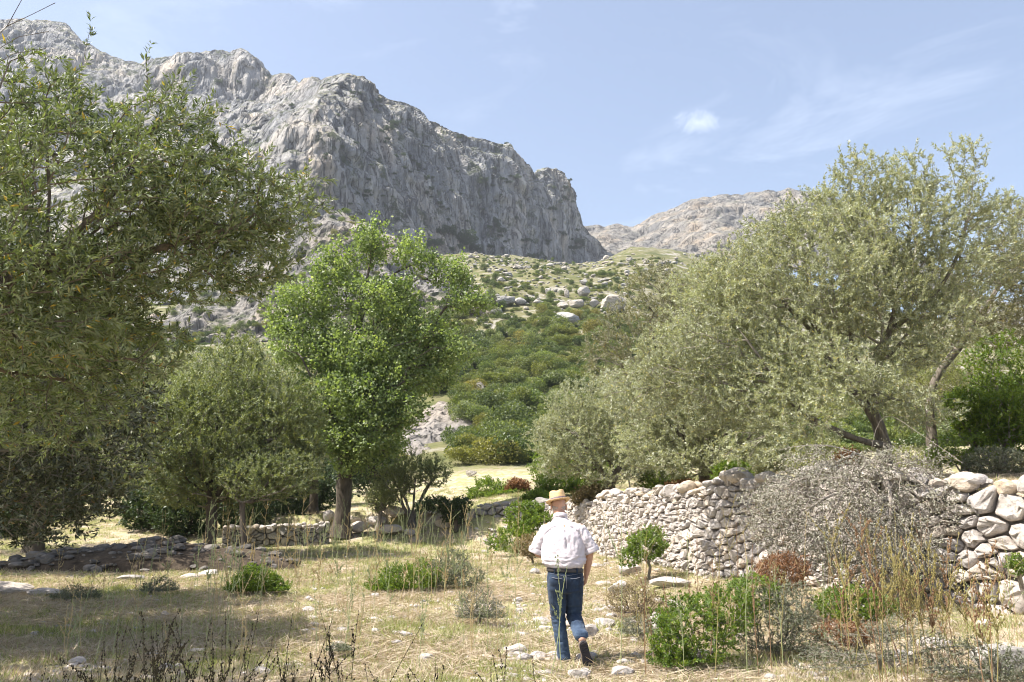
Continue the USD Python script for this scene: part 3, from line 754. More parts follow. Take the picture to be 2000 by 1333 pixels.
def more_left_trees():
    # twiggy olive whose drooping crown fills the dark lower left
    b = np.array([-8.6, 10.6, 0.0]); b[2] = height(b[:1], b[1:2])[0]
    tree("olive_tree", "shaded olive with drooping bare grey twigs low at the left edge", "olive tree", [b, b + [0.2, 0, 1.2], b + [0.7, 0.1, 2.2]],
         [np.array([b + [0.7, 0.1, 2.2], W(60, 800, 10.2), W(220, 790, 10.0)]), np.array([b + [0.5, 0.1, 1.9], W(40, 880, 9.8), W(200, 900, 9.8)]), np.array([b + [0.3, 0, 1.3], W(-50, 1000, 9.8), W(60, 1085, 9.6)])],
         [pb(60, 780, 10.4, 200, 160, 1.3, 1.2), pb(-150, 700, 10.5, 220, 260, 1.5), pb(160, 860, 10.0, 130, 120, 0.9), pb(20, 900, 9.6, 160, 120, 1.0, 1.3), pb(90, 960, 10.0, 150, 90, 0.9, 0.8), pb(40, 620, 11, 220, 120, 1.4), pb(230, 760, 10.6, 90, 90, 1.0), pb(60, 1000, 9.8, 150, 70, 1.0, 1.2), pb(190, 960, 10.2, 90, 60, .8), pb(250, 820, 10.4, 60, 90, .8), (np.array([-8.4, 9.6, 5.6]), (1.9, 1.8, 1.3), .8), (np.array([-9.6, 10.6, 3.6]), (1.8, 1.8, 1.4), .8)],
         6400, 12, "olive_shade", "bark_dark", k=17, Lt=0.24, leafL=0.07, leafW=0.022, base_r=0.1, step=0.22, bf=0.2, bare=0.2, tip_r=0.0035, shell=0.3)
    b = at(78, 26)
    tree("olive_tree", "olive with a straight dark trunk standing behind the grey twiggy crown at the far left", "olive tree", [b, b + [0.05, 0, 1.0], b + [0.0, 0, 2.1]], [np.array([b + [0, 0, 2.0], b + [-1.2, 0.2, 3.6]]), np.array([b + [0, 0, 2.0], b + [1.3, 0, 3.8]])],
         [pb(60, 820, 26, 150, 110, 2.2), pb(190, 860, 26, 90, 90, 1.5), pb(230, 760, 27, 90, 80, 1.4), pb(-80, 800, 26, 120, 130, 2), pb(150, 930, 26, 110, 55, 1.8), pb(0, 930, 26, 90, 50, 1.8)],
         2300, 13, "olive_dense", "bark_dark", k=26, Lt=0.4, leafL=0.10, leafW=0.028, base_r=0.2, step=0.4)
    b = at(415, 25)
    tree("olive_tree", "dense rounded olive with forked dark trunk left of the poplar, over the rubble heap", "olive tree", [b, b + [0.05, 0, 0.8], b + [0.0, 0, 1.5]],
         [path([(418, 985, 25), (395, 930, 25), (360, 870, 24.6)]), path([(418, 985, 25), (450, 920, 25), (490, 880, 24.8)]), path([(415, 980, 25), (412, 910, 25.4), (430, 800, 25.5)])],
         [pb(400, 830, 25, 125, 105, 1.9), pb(330, 880, 24.5, 75, 85, 1.2), pb(520, 830, 25, 105, 105, 1.7), pb(450, 760, 25.5, 110, 75, 1.6), pb(345, 790, 25, 60, 60, 1.0), pb(585, 820, 25, 55, 85, 1.1), pb(600, 880, 24.6, 45, 50, 0.9), pb(500, 920, 24.8, 120, 55, 1.4), pb(330, 950, 25, 60, 45, 1.0), pb(420, 960, 25.6, 110, 40, 1.2), pb(460, 690, 26, 60, 45, 1.1)],
         3900, 14, "olive_dense", "bark_dark", k=36, Lt=0.36, leafL=0.09, leafW=0.028, base_r=0.17, step=0.35, upn=1.7, shell=0.25)
    b = at(493, 23.6)
    tree("olive_tree", "slim young olive with thin leaning trunk in front of the left stone wall", "olive tree", [b, b + [-0.15, 0, 0.7], b + [-0.25, 0, 1.3]], [],
         [pb(500, 935, 23.6, 70, 45, 0.9), pb(565, 930, 23.8, 60, 50, 0.9)], 520, 15, "olive_dense", "bark_dark", k=28, Lt=0.32, leafL=0.085, leafW=0.024, base_r=0.085, step=0.3)
    b = at(614, 33)
    tree("olive_tree", "paler olive rising behind the dense one, top against the rocky shoulder", "olive tree", [b, b + [0, 0, 1.2], b + [-0.4, 0, 2.4]], [np.array([b + [-0.4, 0, 2.4], W(540, 800, 33), W(500, 720, 33)])],
         [pb(500, 725, 33, 85, 62, 1.7), pb(575, 770, 33, 80, 60, 1.6), pb(430, 745, 33, 70, 50, 1.4), pb(590, 860, 32, 70, 70, 1.5), pb(370, 730, 34, 60, 50, 1.4)],
         1700, 16, "olive_pale", "bark_dark", k=32, Lt=0.45, leafL=0.10, leafW=0.028, base_r=0.17, step=0.4, upn=1.7)
    b = at(560, 40)
    tree("evergreen_tree", "dark evergreen behind the left stone wall, trunks in deep shade", "tree", [b, b + [0, 0, 1.5]], [],
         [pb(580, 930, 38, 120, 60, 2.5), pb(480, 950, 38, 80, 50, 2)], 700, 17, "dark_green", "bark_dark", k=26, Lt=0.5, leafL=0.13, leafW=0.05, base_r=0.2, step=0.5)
    b = at(285, 34)
    tree("grey_shrub", "tall pale grey shrub between the two left olives by the bright grass", "shrub", [b, b + [0, 0, 1.0]], [],
         [pb(270, 935, 33, 55, 60, 1.1), pb(255, 860, 34, 60, 60, 1.3)], 700, 18, "olive_pale", "bark", k=22, Lt=0.4, leafL=0.09, leafW=0.025, base_r=0.15, step=0.4)
more_left_trees()

def background_trees():
    for i, (px, py, D, rx, ry, mat, lab) in enumerate([(40, 930, 48, 120, 60, "olive_dense", "dark tree in the background row at the far left"), (190, 915, 52, 90, 60, "olive_dense", "background tree seen between the two left olive trunks"),
            (330, 900, 50, 90, 70, "dark_green", "dark background tree behind the dense olive's left side"), (470, 880, 54, 100, 80, "olive_dense", "background tree behind the dense olive's fork"), (610, 900, 48, 80, 70, "dark_green", "dark background tree left of the poplar trunk"), (560, 790, 62, 90, 70, "olive_dense", "background tree between dense olive crown and poplar")]):
        b = at(px, D)
        tree("background_tree", lab, "tree", [b, b + [0, 0, 1.2]], [], [pb(px, py, D, rx, ry), pb(px + rx * .6, py + ry * .4, D, rx * .6, ry * .6), pb(px - rx * .6, py + ry * .4, D, rx * .6, ry * .6)], 520, 170 + i, mat, "bark_dark", k=24, Lt=.8, leafL=.2, leafW=.08, base_r=.18, step=.7, upn=1.0)
    b = np.array([-8.6, 8.2, 0.0])
    tree("olive_tree", "tall dense olive just outside the left edge, shading the drooping twigs", "olive tree", [b, b + [-.1, .1, 1.6], b + [0, .2, 3.0]], [], [(np.array(c), (r, r, r * .8)) for c, r in (((-8.8, 8.0, 6.2), 2.2), ((-7.7, 9.8, 6.0), 1.5), ((-9.6, 10.2, 5.8), 2.0), ((-7.3, 7.0, 6.2), 1.5), ((-9.4, 12.0, 5.4), 1.8), ((-9.0, 9.0, 4.2), 1.6))],
         2000, 178, "olive_dense", "bark_dark", k=26, Lt=.4, leafL=.11, leafW=.042, base_r=.18, step=.4)
    for i, (X, Y, lab) in enumerate([(-13.6, 20.3, "spreading olive at the left edge of the view, shading the rubble heap"), (-10.2, 13.6, "olive at the left edge of the view, shading the near field")]):
        b = np.array([X, Y, 0.0])
        c = lambda dx, dy, z, r: (b + [dx, dy, z], (r, r * .9, r * .75))
        tree("olive_tree", lab, "olive tree", [b, b + [0, 0, 1.3], b + [.2, 0, 2.0]], [], [c(0, 0, 4.6, 1.9), c(1.5, .3, 3.6, 1.6), c(-1.3, 0, 4.2, 1.6), c(.9, 1.0, 4.2, 1.5), c(.8, -1.0, 4.1, 1.4), c(2.4, .1, 4.4, 1.3)], 1900, 180 + i, "olive_dense", "bark_dark", k=28, Lt=.45, leafL=.12, leafW=.045, base_r=.18, step=.4)
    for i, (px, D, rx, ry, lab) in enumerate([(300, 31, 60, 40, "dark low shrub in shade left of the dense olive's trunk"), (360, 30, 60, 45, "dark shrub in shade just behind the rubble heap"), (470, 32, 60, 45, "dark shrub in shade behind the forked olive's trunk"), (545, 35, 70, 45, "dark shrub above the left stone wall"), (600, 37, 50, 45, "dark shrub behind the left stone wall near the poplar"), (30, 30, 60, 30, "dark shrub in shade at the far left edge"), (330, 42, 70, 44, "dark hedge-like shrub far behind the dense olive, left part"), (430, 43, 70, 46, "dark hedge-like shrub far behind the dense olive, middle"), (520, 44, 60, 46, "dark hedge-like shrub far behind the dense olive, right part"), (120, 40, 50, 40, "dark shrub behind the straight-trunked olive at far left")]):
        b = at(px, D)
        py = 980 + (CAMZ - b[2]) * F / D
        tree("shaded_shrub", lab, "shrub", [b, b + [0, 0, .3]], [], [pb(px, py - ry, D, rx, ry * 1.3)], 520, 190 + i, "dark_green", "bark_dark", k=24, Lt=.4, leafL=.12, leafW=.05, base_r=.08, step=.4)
background_trees()

def poplar():
    b = at(668, 29.5)
    D = 29.5
    tr = np.array([b, b + [0.06, 0, 0.8], W(672, 960, D), W(675, 900, D), W(685, 830, D)])
    limbs = [path([(685, 830, D), (700, 700, D), (705, 610, D), (720, 530, D), (728, 450, D)]),
             path([(690, 800, D), (640, 700, D + .4), (625, 610, D), (600, 560, D)]),
             path([(703, 640, D), (740, 560, D), (800, 520, D), (880, 500, D)]),
             path([(700, 720, D), (760, 680, D - .6), (830, 660, D - .5), (890, 640, D)]),
             path([(676, 880, D), (720, 800, D - .8), (790, 745, D - 1)]),
             path([(680, 860, D), (630, 780, D - .8), (590, 700, D - 1)]),
             path([(703, 650, D), (670, 560, D + .5), (650, 500, D + .5)])]
    blobs = [pb(725, 480, D, 36, 48, 0.8), pb(660, 525, D, 55, 40, 1.0), pb(805, 500, D, 40, 40, 0.8), pb(870, 535, D, 52, 30, 0.8), pb(905, 595, D, 46, 36, 0.8), pb(610, 590, D, 72, 48, 1.2),
             pb(745, 590, D, 80, 55, 1.5), pb(595, 670, D, 66, 50, 1.2), pb(690, 690, D, 95, 62, 1.6), pb(820, 650, D, 75, 48, 1.3), pb(880, 690, D, 45, 40, 0.8), pb(770, 730, D, 80, 55, 1.3),
             pb(700, 770, D - .8, 90, 60, 1.4), pb(725, 845, D - .8, 72, 55, 1.2), pb(635, 770, D, 66, 60, 1.1), pb(655, 850, D - .6, 45, 40, .9), pb(775, 800, D - .8, 50, 45, .9), pb(845, 740, D, 40, 30, .7), pb(690, 890, D - .4, 45, 40, .8), pb(560, 610, D, 35, 40, .6)]
    blobs = [((b_[0] - W(715, 650, D)) * np.array([1.04, 1, 1.0]) + W(715, 650, D), b_[1], b_[2]) for b_ in blobs]
    ex = W(*np.array([(920, 560), (940, 600), (930, 640), (750, 440), (730, 425), (820, 460), (815, 470), (900, 500), (545, 560), (535, 620), (700, 440), (660, 470)], float).T, D)
    tree("poplar_tree", "tall bright green poplar with thick brown trunk left of centre", "poplar tree", tr, limbs, blobs, 2150, 21, "poplar", "bark_dark", k=31, Lt=0.5, leafL=0.11, leafW=0.09,
         base_r=0.27, step=0.4, bf=0.3, shell=0.15, extra_tips=ex, spread=1.0, odd=0.05, mid=0.5, tip_r=0.007, upn=0.4, twigmat="bark", jit=0.1)
    b = at(745, 33)
    tree("evergreen_tree", "dark shaded evergreen close behind the poplar trunk", "tree", [b, b + [0, 0, 1.2]], [], [pb(735, 925, 33, 55, 55, 1.2), pb(710, 860, 33, 50, 50, 1.2)], 600, 22, "dark_green", "bark_dark", k=24, Lt=0.4, leafL=0.10, leafW=0.04, base_r=0.15, step=0.4)
    b = at(808, 30.5)
    tree("olive_tree", "small many-stemmed olive right of the poplar with a pale stem", "olive tree", [b, b + [-0.05, 0, 0.35]],
         [path([(806, 1020, 30.5), (795, 985, 30.5), (775, 950, 30.5)]), path([(806, 1020, 30.5), (808, 980, 30.5), (812, 930, 30.5)]), path([(806, 1020, 30.5), (825, 970, 30.5), (850, 930, 30.5)]), path([(806, 1020, 30.5), (770, 960, 30.5)])],
         [pb(810, 920, 30.5, 48, 38, .9), pb(770, 945, 30.5, 40, 38, .8), pb(850, 925, 30.5, 32, 32, .6)], 700, 23, "olive_dense", "bark", k=26, Lt=0.36, leafL=0.085, leafW=0.024, base_r=0.12, step=0.3, upn=1.0)
    b = at(740, 31)
    tree("olive_tree", "very slim olive sapling with pale leaning stem right of the poplar", "olive tree", [b, W(743, 1000, 31), W(748, 970, 31)], [], [pb(745, 975, 31, 32, 26, .5)], 200, 24, "olive_dense", "bark_grey", k=20, Lt=0.3, leafL=0.085, leafW=0.024, base_r=0.07, step=0.3)
    b = at(888, 29)
    tree("wind_bent_shrub", "dark shrub bent flat to the left by wind before the far wall", "shrub", [b, W(888, 1000, 29), W(865, 985, 29)], [path([(875, 990, 29), (845, 983, 29), (825, 985, 29)])],
         [pb(850, 985, 29, 34, 13, .5), pb(885, 1000, 29, 26, 22, .5), pb(830, 990, 29, 20, 9, .4), pb(900, 985, 29, 22, 12, .4)], 620, 25, "dark_green", "bark_dark", k=26, Lt=0.22, leafL=0.06, leafW=0.03, base_r=0.1, step=0.2)
poplar()

def right_trees():
    D = 16.2
    b = at(1738, D)
    tr = np.array([b, b + [-0.05, 0, 0.25], W(1728, 880, D), W(1712, 820, D), W(1690, 770, D)])
    limbs = [path([(1712, 820, D), (1640, 730, D), (1610, 690, D), (1590, 610, D), (1570, 500, D)]),
             path([(1710, 800, D), (1715, 720, D), (1740, 640, D), (1760, 540, D), (1790, 420, D)]),
             path([(1690, 770, D), (1660, 640, D + .5), (1680, 500, D + .5), (1650, 380, D)]),
             path([(1728, 870, D), (1605, 830, D - 1), (1560, 800, D - 1.2), (1500, 720, D - 1.2), (1440, 640, D - 1)]),
             path([(1740, 640, D), (1830, 570, D), (1880, 470, D), (1900, 350, D)]),
             path([(1605, 825, D - 1), (1530, 840, D - 1.3), (1430, 880, D - 1.3)])]
    blobs = [pb(1600, 520, D, 170, 130, 1.6), pb(1740, 470, D, 120, 140, 1.4), pb(1680, 370, D, 80, 80, .8), pb(1450, 560, D - .3, 110, 90, 1.2), pb(1400, 650, D - .5, 120, 95, 1.2), pb(1560, 670, D - .5, 130, 80, 1.2),
             pb(1860, 400, D, 70, 70, .8), pb(1880, 310, D, 45, 40, .4), pb(1830, 540, D, 120, 90, 1.2), pb(1720, 600, D, 120, 70, 1.2), pb(1480, 760, D - 1, 110, 80, 1.0), pb(1390, 780, D - .8, 90, 70, .9), pb(1590, 420, D, 70, 60, .7),
             pb(1780, 350, D, 55, 60, .5), pb(1950, 470, D + .3, 70, 110, 1.0), pb(1560, 720, D - 1.4, 90, 70, .7), pb(1660, 560, D - 1.2, 110, 80, .8), pb(1330, 700, D - .6, 90, 80, 1.0), pb(1500, 480, D, 70, 60, .8), pb(1780, 690, D - .8, 80, 50, .7), pb(1650, 740, D - 1.6, 80, 60, .6), pb(1740, 760, D - 1.5, 60, 50, .5), pb(1560, 800, D - 1.8, 90, 60, .7), pb(1250, 760, D - .4, 80, 70, 1.0), pb(1840, 640, D - .6, 90, 60, .8), pb(1555, 860, D - 2.0, 80, 40, .5), pb(1460, 880, D - 1.6, 80, 36, .5), pb(1800, 800, D - 1.2, 80, 40, .6), pb(1390, 560, D - .2, 90, 60, .9)]
    ex = W(*np.array([(1640, 300), (1660, 290), (1690, 295), (1620, 330), (1710, 330), (1740, 310), (1790, 285), (1800, 320), (1830, 290), (1860, 275), (1880, 270), (1910, 275), (1925, 285), (1900, 330), (1915, 310), (1540, 390), (1500, 420), (1930, 360), (1970, 380)], float).T, D)
    tree("olive_tree", "big pale olive on the terrace at the right, crown against the sky", "olive tree", tr, limbs, blobs, 8600, 31, "olive_pale", "bark", k=40, Lt=0.28, leafL=0.064, leafW=0.018, base_r=0.13, step=0.3, bf=0.22,
         shell=0.25, extra_tips=ex, odd=0.05, tip_r=0.0035, bare=0.06, fold=0.0)
    D = 24.5
    b = at(1195, D)
    tree("olive_tree", "low spreading olive with leaning trunk behind the wall beside the man's hat", "olive tree", [b, W(1190, 945, D), W(1165, 915, D)], [path([(1180, 930, D), (1150, 880, D), (1110, 840, D)]), path([(1190, 945, D), (1230, 880, D), (1260, 820, D)])],
         [pb(1130, 850, D, 85, 75, 1.3), pb(1210, 830, D, 90, 85, 1.4), pb(1080, 860, D, 50, 50, .8), pb(1160, 780, D, 90, 45, 1.1), pb(1270, 880, D, 80, 60, 1.1), pb(1200, 915, D - .6, 80, 34, .9), pb(1110, 905, D, 60, 34, .9)], 2400, 32, "olive_pale", "bark", k=40, Lt=0.36, leafL=0.07, leafW=0.019, base_r=0.14, step=0.3)
    D = 28
    b = at(1295, D)
    tree("olive_tree", "greyer olive with bare dead branches behind the right terrace trees", "olive tree", [b, b + [0, 0, 1.5], W(1290, 740, D)], [path([(1290, 740, D), (1330, 640, D), (1290, 570, D), (1240, 540, D)]), path([(1290, 740, D), (1230, 720, D), (1170, 700, D)])],
         [pb(1280, 560, D, 70, 50, 1.0), pb(1240, 650, D, 85, 70, 1.4), pb(1180, 700, D, 55, 55, 1), pb(1320, 660, D, 80, 80, 1.4), pb(1290, 740, D, 110, 60, 1.5), pb(1370, 600, D, 80, 70, 1.3)], 2100, 33, "olive_brown", "bark", k=30, Lt=0.4, leafL=0.09, leafW=0.024, base_r=0.15, step=0.35, bare=0.22)
    D = 20
    b = at(1386, D)
    tree("olive_tree", "olive with short thick dark trunk just behind the middle of the stone wall", "olive tree", [b, W(1383, 920, D), W(1378, 890, D)], [path([(1380, 890, D), (1340, 860, D), (1310, 830, D)]), path([(1380, 890, D), (1440, 870, D), (1480, 840, D)])],
         [pb(1330, 840, D, 80, 55, 1.0), pb(1440, 850, D, 100, 50, 1.1), pb(1390, 800, D, 100, 50, 1.1), pb(1290, 800, D, 60, 50, .8), pb(1330, 900, D - .6, 70, 34, .8), pb(1440, 905, D - .6, 70, 30, .7), pb(1260, 870, D, 60, 50, .8)], 2100, 34, "olive_pale", "bark", k=34, Lt=0.3, leafL=0.07, leafW=0.02, base_r=0.2, step=0.3)
    D = 19
    b = at(1835, D)
    tree("olive_tree", "brownish olive with slender trunk at the right edge behind the big pale one", "olive tree", [b, W(1822, 850, D), W(1815, 790, D), W(1840, 720, D)], [path([(1840, 720, D), (1900, 640, D), (1950, 560, D)]), path([(1820, 800, D), (1780, 740, D), (1770, 680, D)])],
         [pb(1940, 560, D, 100, 90, 1.2), pb(1990, 470, D, 80, 100, 1.1), pb(1880, 620, D, 90, 50, 1.0), pb(1960, 640, D, 90, 45, 1.0), pb(2060, 560, D, 90, 140, 1.2), pb(1800, 790, D, 70, 45, .8)], 1900, 35, "olive_brown", "bark", k=32, Lt=0.3, leafL=0.07, leafW=0.02, base_r=0.09, step=0.3, bare=0.08)
    D = 21.5
    b = at(1812, D)
    tree("yellow_green_tree", "small feathery yellow-green tree among the right terrace olives", "tree", [b, W(1815, 850, D), W(1812, 780, D)], [], [pb(1812, 715, D, 62, 65, .9), pb(1780, 770, D, 45, 45, .7), pb(1850, 760, D, 40, 40, .6)], 900, 36, "lime", "bark", k=24, Lt=0.3, leafL=0.06, leafW=0.014, base_r=0.09, step=0.3, up=0.6)
    D = 18
    for i, (px, py, rx, ry, lab, mat) in enumerate([(1955, 720, 72, 68, "tall glossy dark green lentisk at the right edge, upper part", "lentisk"), (1890, 800, 45, 45, "rounded green lentisk left of the tall one at the right edge", "lentisk"),
                                                    (1965, 810, 60, 50, "wide green bush below the tall lentisk at the right edge", "lentisk")]):
        b = at(px, D - 0.3 * i)
        tree("lentisk_shrub", lab, "shrub", [b, b + [0, 0, 0.5]], [], [pb(px, py, D - .3 * i, rx, ry), pb(px + 25, py + ry * 0.9, D - .3 * i, rx * .9, ry * .8)], 700, 37 + i, mat, "bark", k=24, Lt=0.2, leafL=0.05, leafW=0.028, base_r=0.07, step=0.25, upn=1.0, shell=0.5)
right_trees()

# ------------------------------------------------------------------ stones
_ico = {s: trimesh.creation.icosphere(s) for s in (1, 2, 3)}
def rock(rng, size, sub=2, cuts=7, rough=0.05):
    m = _ico[sub]
    V = np.array(m.vertices)
    for _ in range(cuts):
        n = unit(rng.normal(size=3))
        d = rng.uniform(0.55, 0.85)
        s = V @ n
        V = V - np.maximum(s - d, 0)[:, None] * n
    o = rng.uniform(0, 50, 3)
    V = V * (1 + (fbm(V * 2.3 + o, 3, 3) - 0.5) * 2.4 * rough + (noise(V * 7 + o, 4) - .5) * rough * .9)[:, None]
    a = rng.uniform(0, 2 * np.pi)
    V = V @ np.array([[math.cos(a), math.sin(a), 0], [-math.sin(a), math.cos(a), 0], [0, 0, 1]])
    return V * np.asarray(size), np.array(m.faces)

def put_rock(name, label, cat, pos, size, rng, mat, sub=2, sink=0.25, tone=None, group=None, rough=0.1, cuts=9):
    V, Fc = rock(rng, size, sub, cuts, rough)
    V[:, 2] += size[2] * (1 - sink) - 0.0
    z0 = np.asarray(pos, float)
    return add(name, V, Fc, M[mat], tone=rng.uniform(0.0, 0.6) if tone is None else tone, smooth=False, xf=Gf.Matrix4d(1).SetTranslate(Gf.Vec3d(*z0.tolist())), label=label, cat=cat, group=group)

def voronoi_stones(S, H, rng, cell, aspect=1.35, iters=1, zscale=None):
    """Irregular stones that fit an S x H face: list of polygons (s, h)."""
    n = int(1.15 * S * H / (cell * cell / aspect))
    P = np.stack([rng.uniform(0, S, n), rng.uniform(0, H, n)], 1)
    P = P[rng.random(n) < np.clip(.55 + .9 * noise(np.concatenate([P * 1.1, np.zeros((n, 1))], 1), 12), 0, 1)]; n = len(P)
    sc = np.array([1 / aspect, 1.0])
    for it in range(iters + 1):
        Q = P * sc
        w, h = S * sc[0], H
        Q4 = np.concatenate([Q, Q * [-1, 1], Q * [1, -1], [2 * w, 0] + Q * [-1, 1], [0, 2 * h] + Q * [1, -1]])
        vor = Voronoi(Q4)
        polys = []
        for i in range(n):
            reg = vor.regions[vor.point_region[i]]
            polys.append(vor.vertices[reg] / sc)
        if it < iters:
            P = P * 0.35 + 0.65 * np.array([p.mean(0) for p in polys])
    return polys

def stone_from_poly(poly, place, rng, depth=0.14, gap=0.012, cap_ring=0.62, rough=1.0):
    """A stone with a bulging rough front from a cell. place(s, h, out) -> world points."""
    c = poly.mean(0)
    k = len(poly)
    # round the polygon: two points per side
    nx = np.roll(poly, -1, 0)
    ring = np.concatenate([poly * 0.87 + nx * 0.13, poly * 0.13 + nx * 0.87], 1).reshape(-1, 2)
    d = ring - c
    ln = np.linalg.norm(d, axis=1, keepdims=True)
    ring = c + d * np.maximum(0.5, (ln - gap) / ln)
    m = len(ring)
    tilt = rng.normal(size=2) * 0.24 + [0, -.08]
    prot = rng.uniform(0.0, 0.055) * rough
    size = np.sqrt(np.mean(ln ** 2))
    def out(p, base):
        return base + prot + (p - c) @ tilt
    r0 = place(ring[:, 0], ring[:, 1], np.full(m, -depth))
    r1 = place(ring[:, 0], ring[:, 1], out(ring, -0.25 * size) + rng.normal(size=m) * 0.005)
    p2 = c + (ring - c) * 0.91 + rng.normal(size=(m, 2)) * .02 * size
    r2 = place(p2[:, 0], p2[:, 1], out(p2, 0.02 * size) + rng.normal(size=m) * 0.012 * rough)
    p3 = c + (ring - c) * rng.uniform(0.45, 0.72) + rng.normal(size=2) * 0.05 * size
    r3 = place(p3[:, 0], p3[:, 1], out(p3, 0.13 * size) + rng.normal(size=m) * 0.014 * rough)
    V = np.concatenate([r0, r1, r2, r3])
    j = np.arange(m); j1 = (j + 1) % m
    Fq = np.concatenate([np.stack([a * m + j, a * m + j1, (a + 1) * m + j1, (a + 1) * m + j], 1) for a in range(3)])
    cap = np.stack([np.full(m - 2, 3 * m), 3 * m + j[1:-1], 3 * m + j[2:]], 1)
    return V, [Fq, cap]

def dry_wall(name, label, s0, s1, cell, rng, base_z=None, mat="stone", zjit=0.12, group=None, caps=True, rough=1.0, px_limit=300, tone_rng=(0.02, 0.5), thickness=0.5, capsize=0.2, fine=False):
    """Dry stone facing along WP between arc lengths s0 and s1 (on the camera's side), stones as parts, a rubble core behind."""
    def P(s):
        q = np.clip(s, 0, _fine[-1])
        return np.stack([np.interp(q, _fine, WP[:, 0]), np.interp(q, _fine, WP[:, 1])], -1), np.stack([np.interp(q, _fine, WN[:, 0]), np.interp(q, _fine, WN[:, 1])], -1), np.interp(q, _fine, WZ)
    S = s1 - s0
    ss = np.linspace(s0, s1, 40)
    pc, nc, zc_ = P(ss)
    zb = height(pc[:, 0] - nc[:, 0] * 0.25, pc[:, 1] - nc[:, 1] * 0.25, False) - 0.12
    H = float(np.max(zc_ - zb)) + 0.1
    def place(s, h, o):
        q, nn, zt = P(s0 + s)
        b = np.interp(s0 + s, ss, zb)
        z = b + h
        back = 0.16 * (h / H)
        xy = q - nn * (o + 0.06 - back)[:, None]
        return np.concatenate([xy, z[:, None]], 1)
    polys = voronoi_stones(S, H, rng, cell)
    x = xform(name, (0, 0, 0), label=label, cat="stone wall", group=group)
    pa = pp(x)
    stones = []
    for p in polys:
        c = p.mean(0)
        _, _, zt = P(np.array([s0 + c[0]]))
        b = np.interp(s0 + c[0], ss, zb)
        top = zt[0] - b + (noise(np.array([c[0] * 1.7, 3.3, 0.0]), 9) - 0.5) * 2 * zjit
        if c[1] > top:
            continue
        V, Fs = stone_from_poly(p, place, rng, depth=0.16, gap=0.008 + 0.045 * cell, rough=rough)
        if fine:      # the nearest stones get a pitted surface
            t_ = trimesh.Trimesh(V, np.concatenate([Fs[0][:, [0, 1, 2]], Fs[0][:, [0, 2, 3]], Fs[1]]), process=False).subdivide()
            V, Fs = np.array(t_.vertices), [np.zeros((0, 4), int), np.array(t_.faces)]
            V = V + (np.stack([fbm(V * 7 + o_, 3, 21) for o_ in (0, 31.7, 77.1)], -1) - .5) * .035
        stones.append((V, Fs, c, p))
    def on(V):
        c = V.mean(0)
        d = c - [0, 0, CAMZ]
        f = d[1] * CP + d[2] * SP
        return abs(d[0] / f) < 0.66, np.ptp(V[:, 2]) / f
    rank = sorted(range(len(stones)), key=lambda i: (-int(on(stones[i][0])[0]), -on(stones[i][0])[1]))
    keep = set(rank[:px_limit])
    rv, rf3, rf4, rt, off = [], [], [], [], 0
    for i, (V, Fs, c, p) in enumerate(stones):
        tone = float(np.clip(rng.uniform(*tone_rng), 0, 1))
        if i in keep:
            add("stone", V, Fs, M[mat], pa, tone=tone, smooth=fine)
        else:
            rv.append(V); rf4.append(Fs[0] + off); rf3.append(Fs[1] + off); rt.append(np.full(len(V), tone)); off += len(V)
    if rv:
        add("smaller_stones", np.concatenate(rv), [np.concatenate(rf4), np.concatenate(rf3)], M[mat], pa, tone=np.concatenate(rt), kind="stuff")
    # the core: rubble between facing and terrace
    n = 120
    s = np.linspace(s0, s1, n)
    q, nn, zt = P(s)
    b = np.interp(s, ss, zb)
    jt = (noise(np.stack([(s - s0) * 1.7, np.full(n, 3.3), np.zeros(n)], -1), 9) - 0.5) * 2 * zjit
    zt = zt + jt - 0.12
    prof = [(0.02, b - 0.1), (0.02 + 0.13, zt - 0.05), (0.30, zt + 0.02), (thickness, zt), (thickness, b - 0.2)]
    G_ = np.stack([np.concatenate([q + nn * o, zz[:, None]], 1) for o, zz in prof], 0)
    G_[1:4, :, 2] += (fbm(G_[1:4] * 4, 3, 4) - 0.5) * 0.08
    V, Q = grid_mesh(G_)
    add("rubble_core", V, Q, M["rubble"] if mat == "stone" else M["grey_stone"], pa, tone=0.3)
    # loose stones along the top
    if caps:
        t = s0 + 0.1
        while t < s1:
            w = rng.uniform(0.6, 1.5) * capsize
            q1, n1, z1 = P(np.array([t]))
            z1 = z1[0] + (noise(np.array([(t - s0) * 1.7, 3.3, 0.0]), 9) - 0.5) * 2 * zjit
            for row in range(2):
                sz = np.array([w * rng.uniform(.5, .7), w * rng.uniform(.5, .7), w * rng.uniform(.32, .5)]) * rng.uniform(0.7, 1.15)
                V, Fc = rock(rng, sz, 1 if w < 0.25 else 2, 6, 0.06)
                V = V + [q1[0, 0] + n1[0, 0] * (0.13 + 0.26 * row), q1[0, 1] + n1[0, 1] * (0.13 + 0.26 * row), z1 + sz[2] * rng.uniform(0.1, 0.6)]
                add("coping_stone", V, Fc, M[mat], pa, tone=float(rng.uniform(0, 0.6)))
            t += w * rng.uniform(0.85, 1.2)
    return x

S_B = _ws[2] + 1.6
dry_wall("stone_wall", "near end of the dry stone wall at the right edge, big rounded boulders", 0.0, S_B, 0.30, np.random.default_rng(51), rough=1.5, fine=True, zjit=0.08, capsize=0.26)
dry_wall("stone_wall", "long pale dry stone wall of small rough stones to the right of the man", S_B + 0.02, _ws[6] - 0.2, 0.215, np.random.default_rng(52), zjit=0.16, capsize=0.27)
dry_wall("stone_wall", "short grey shaded stone wall across the far end of the field, left of the man's hat", _ws[6] - 0.15, _ws[7] - 0.05, 0.3, np.random.default_rng(53), mat="grey_stone", zjit=0.05, capsize=0.2)

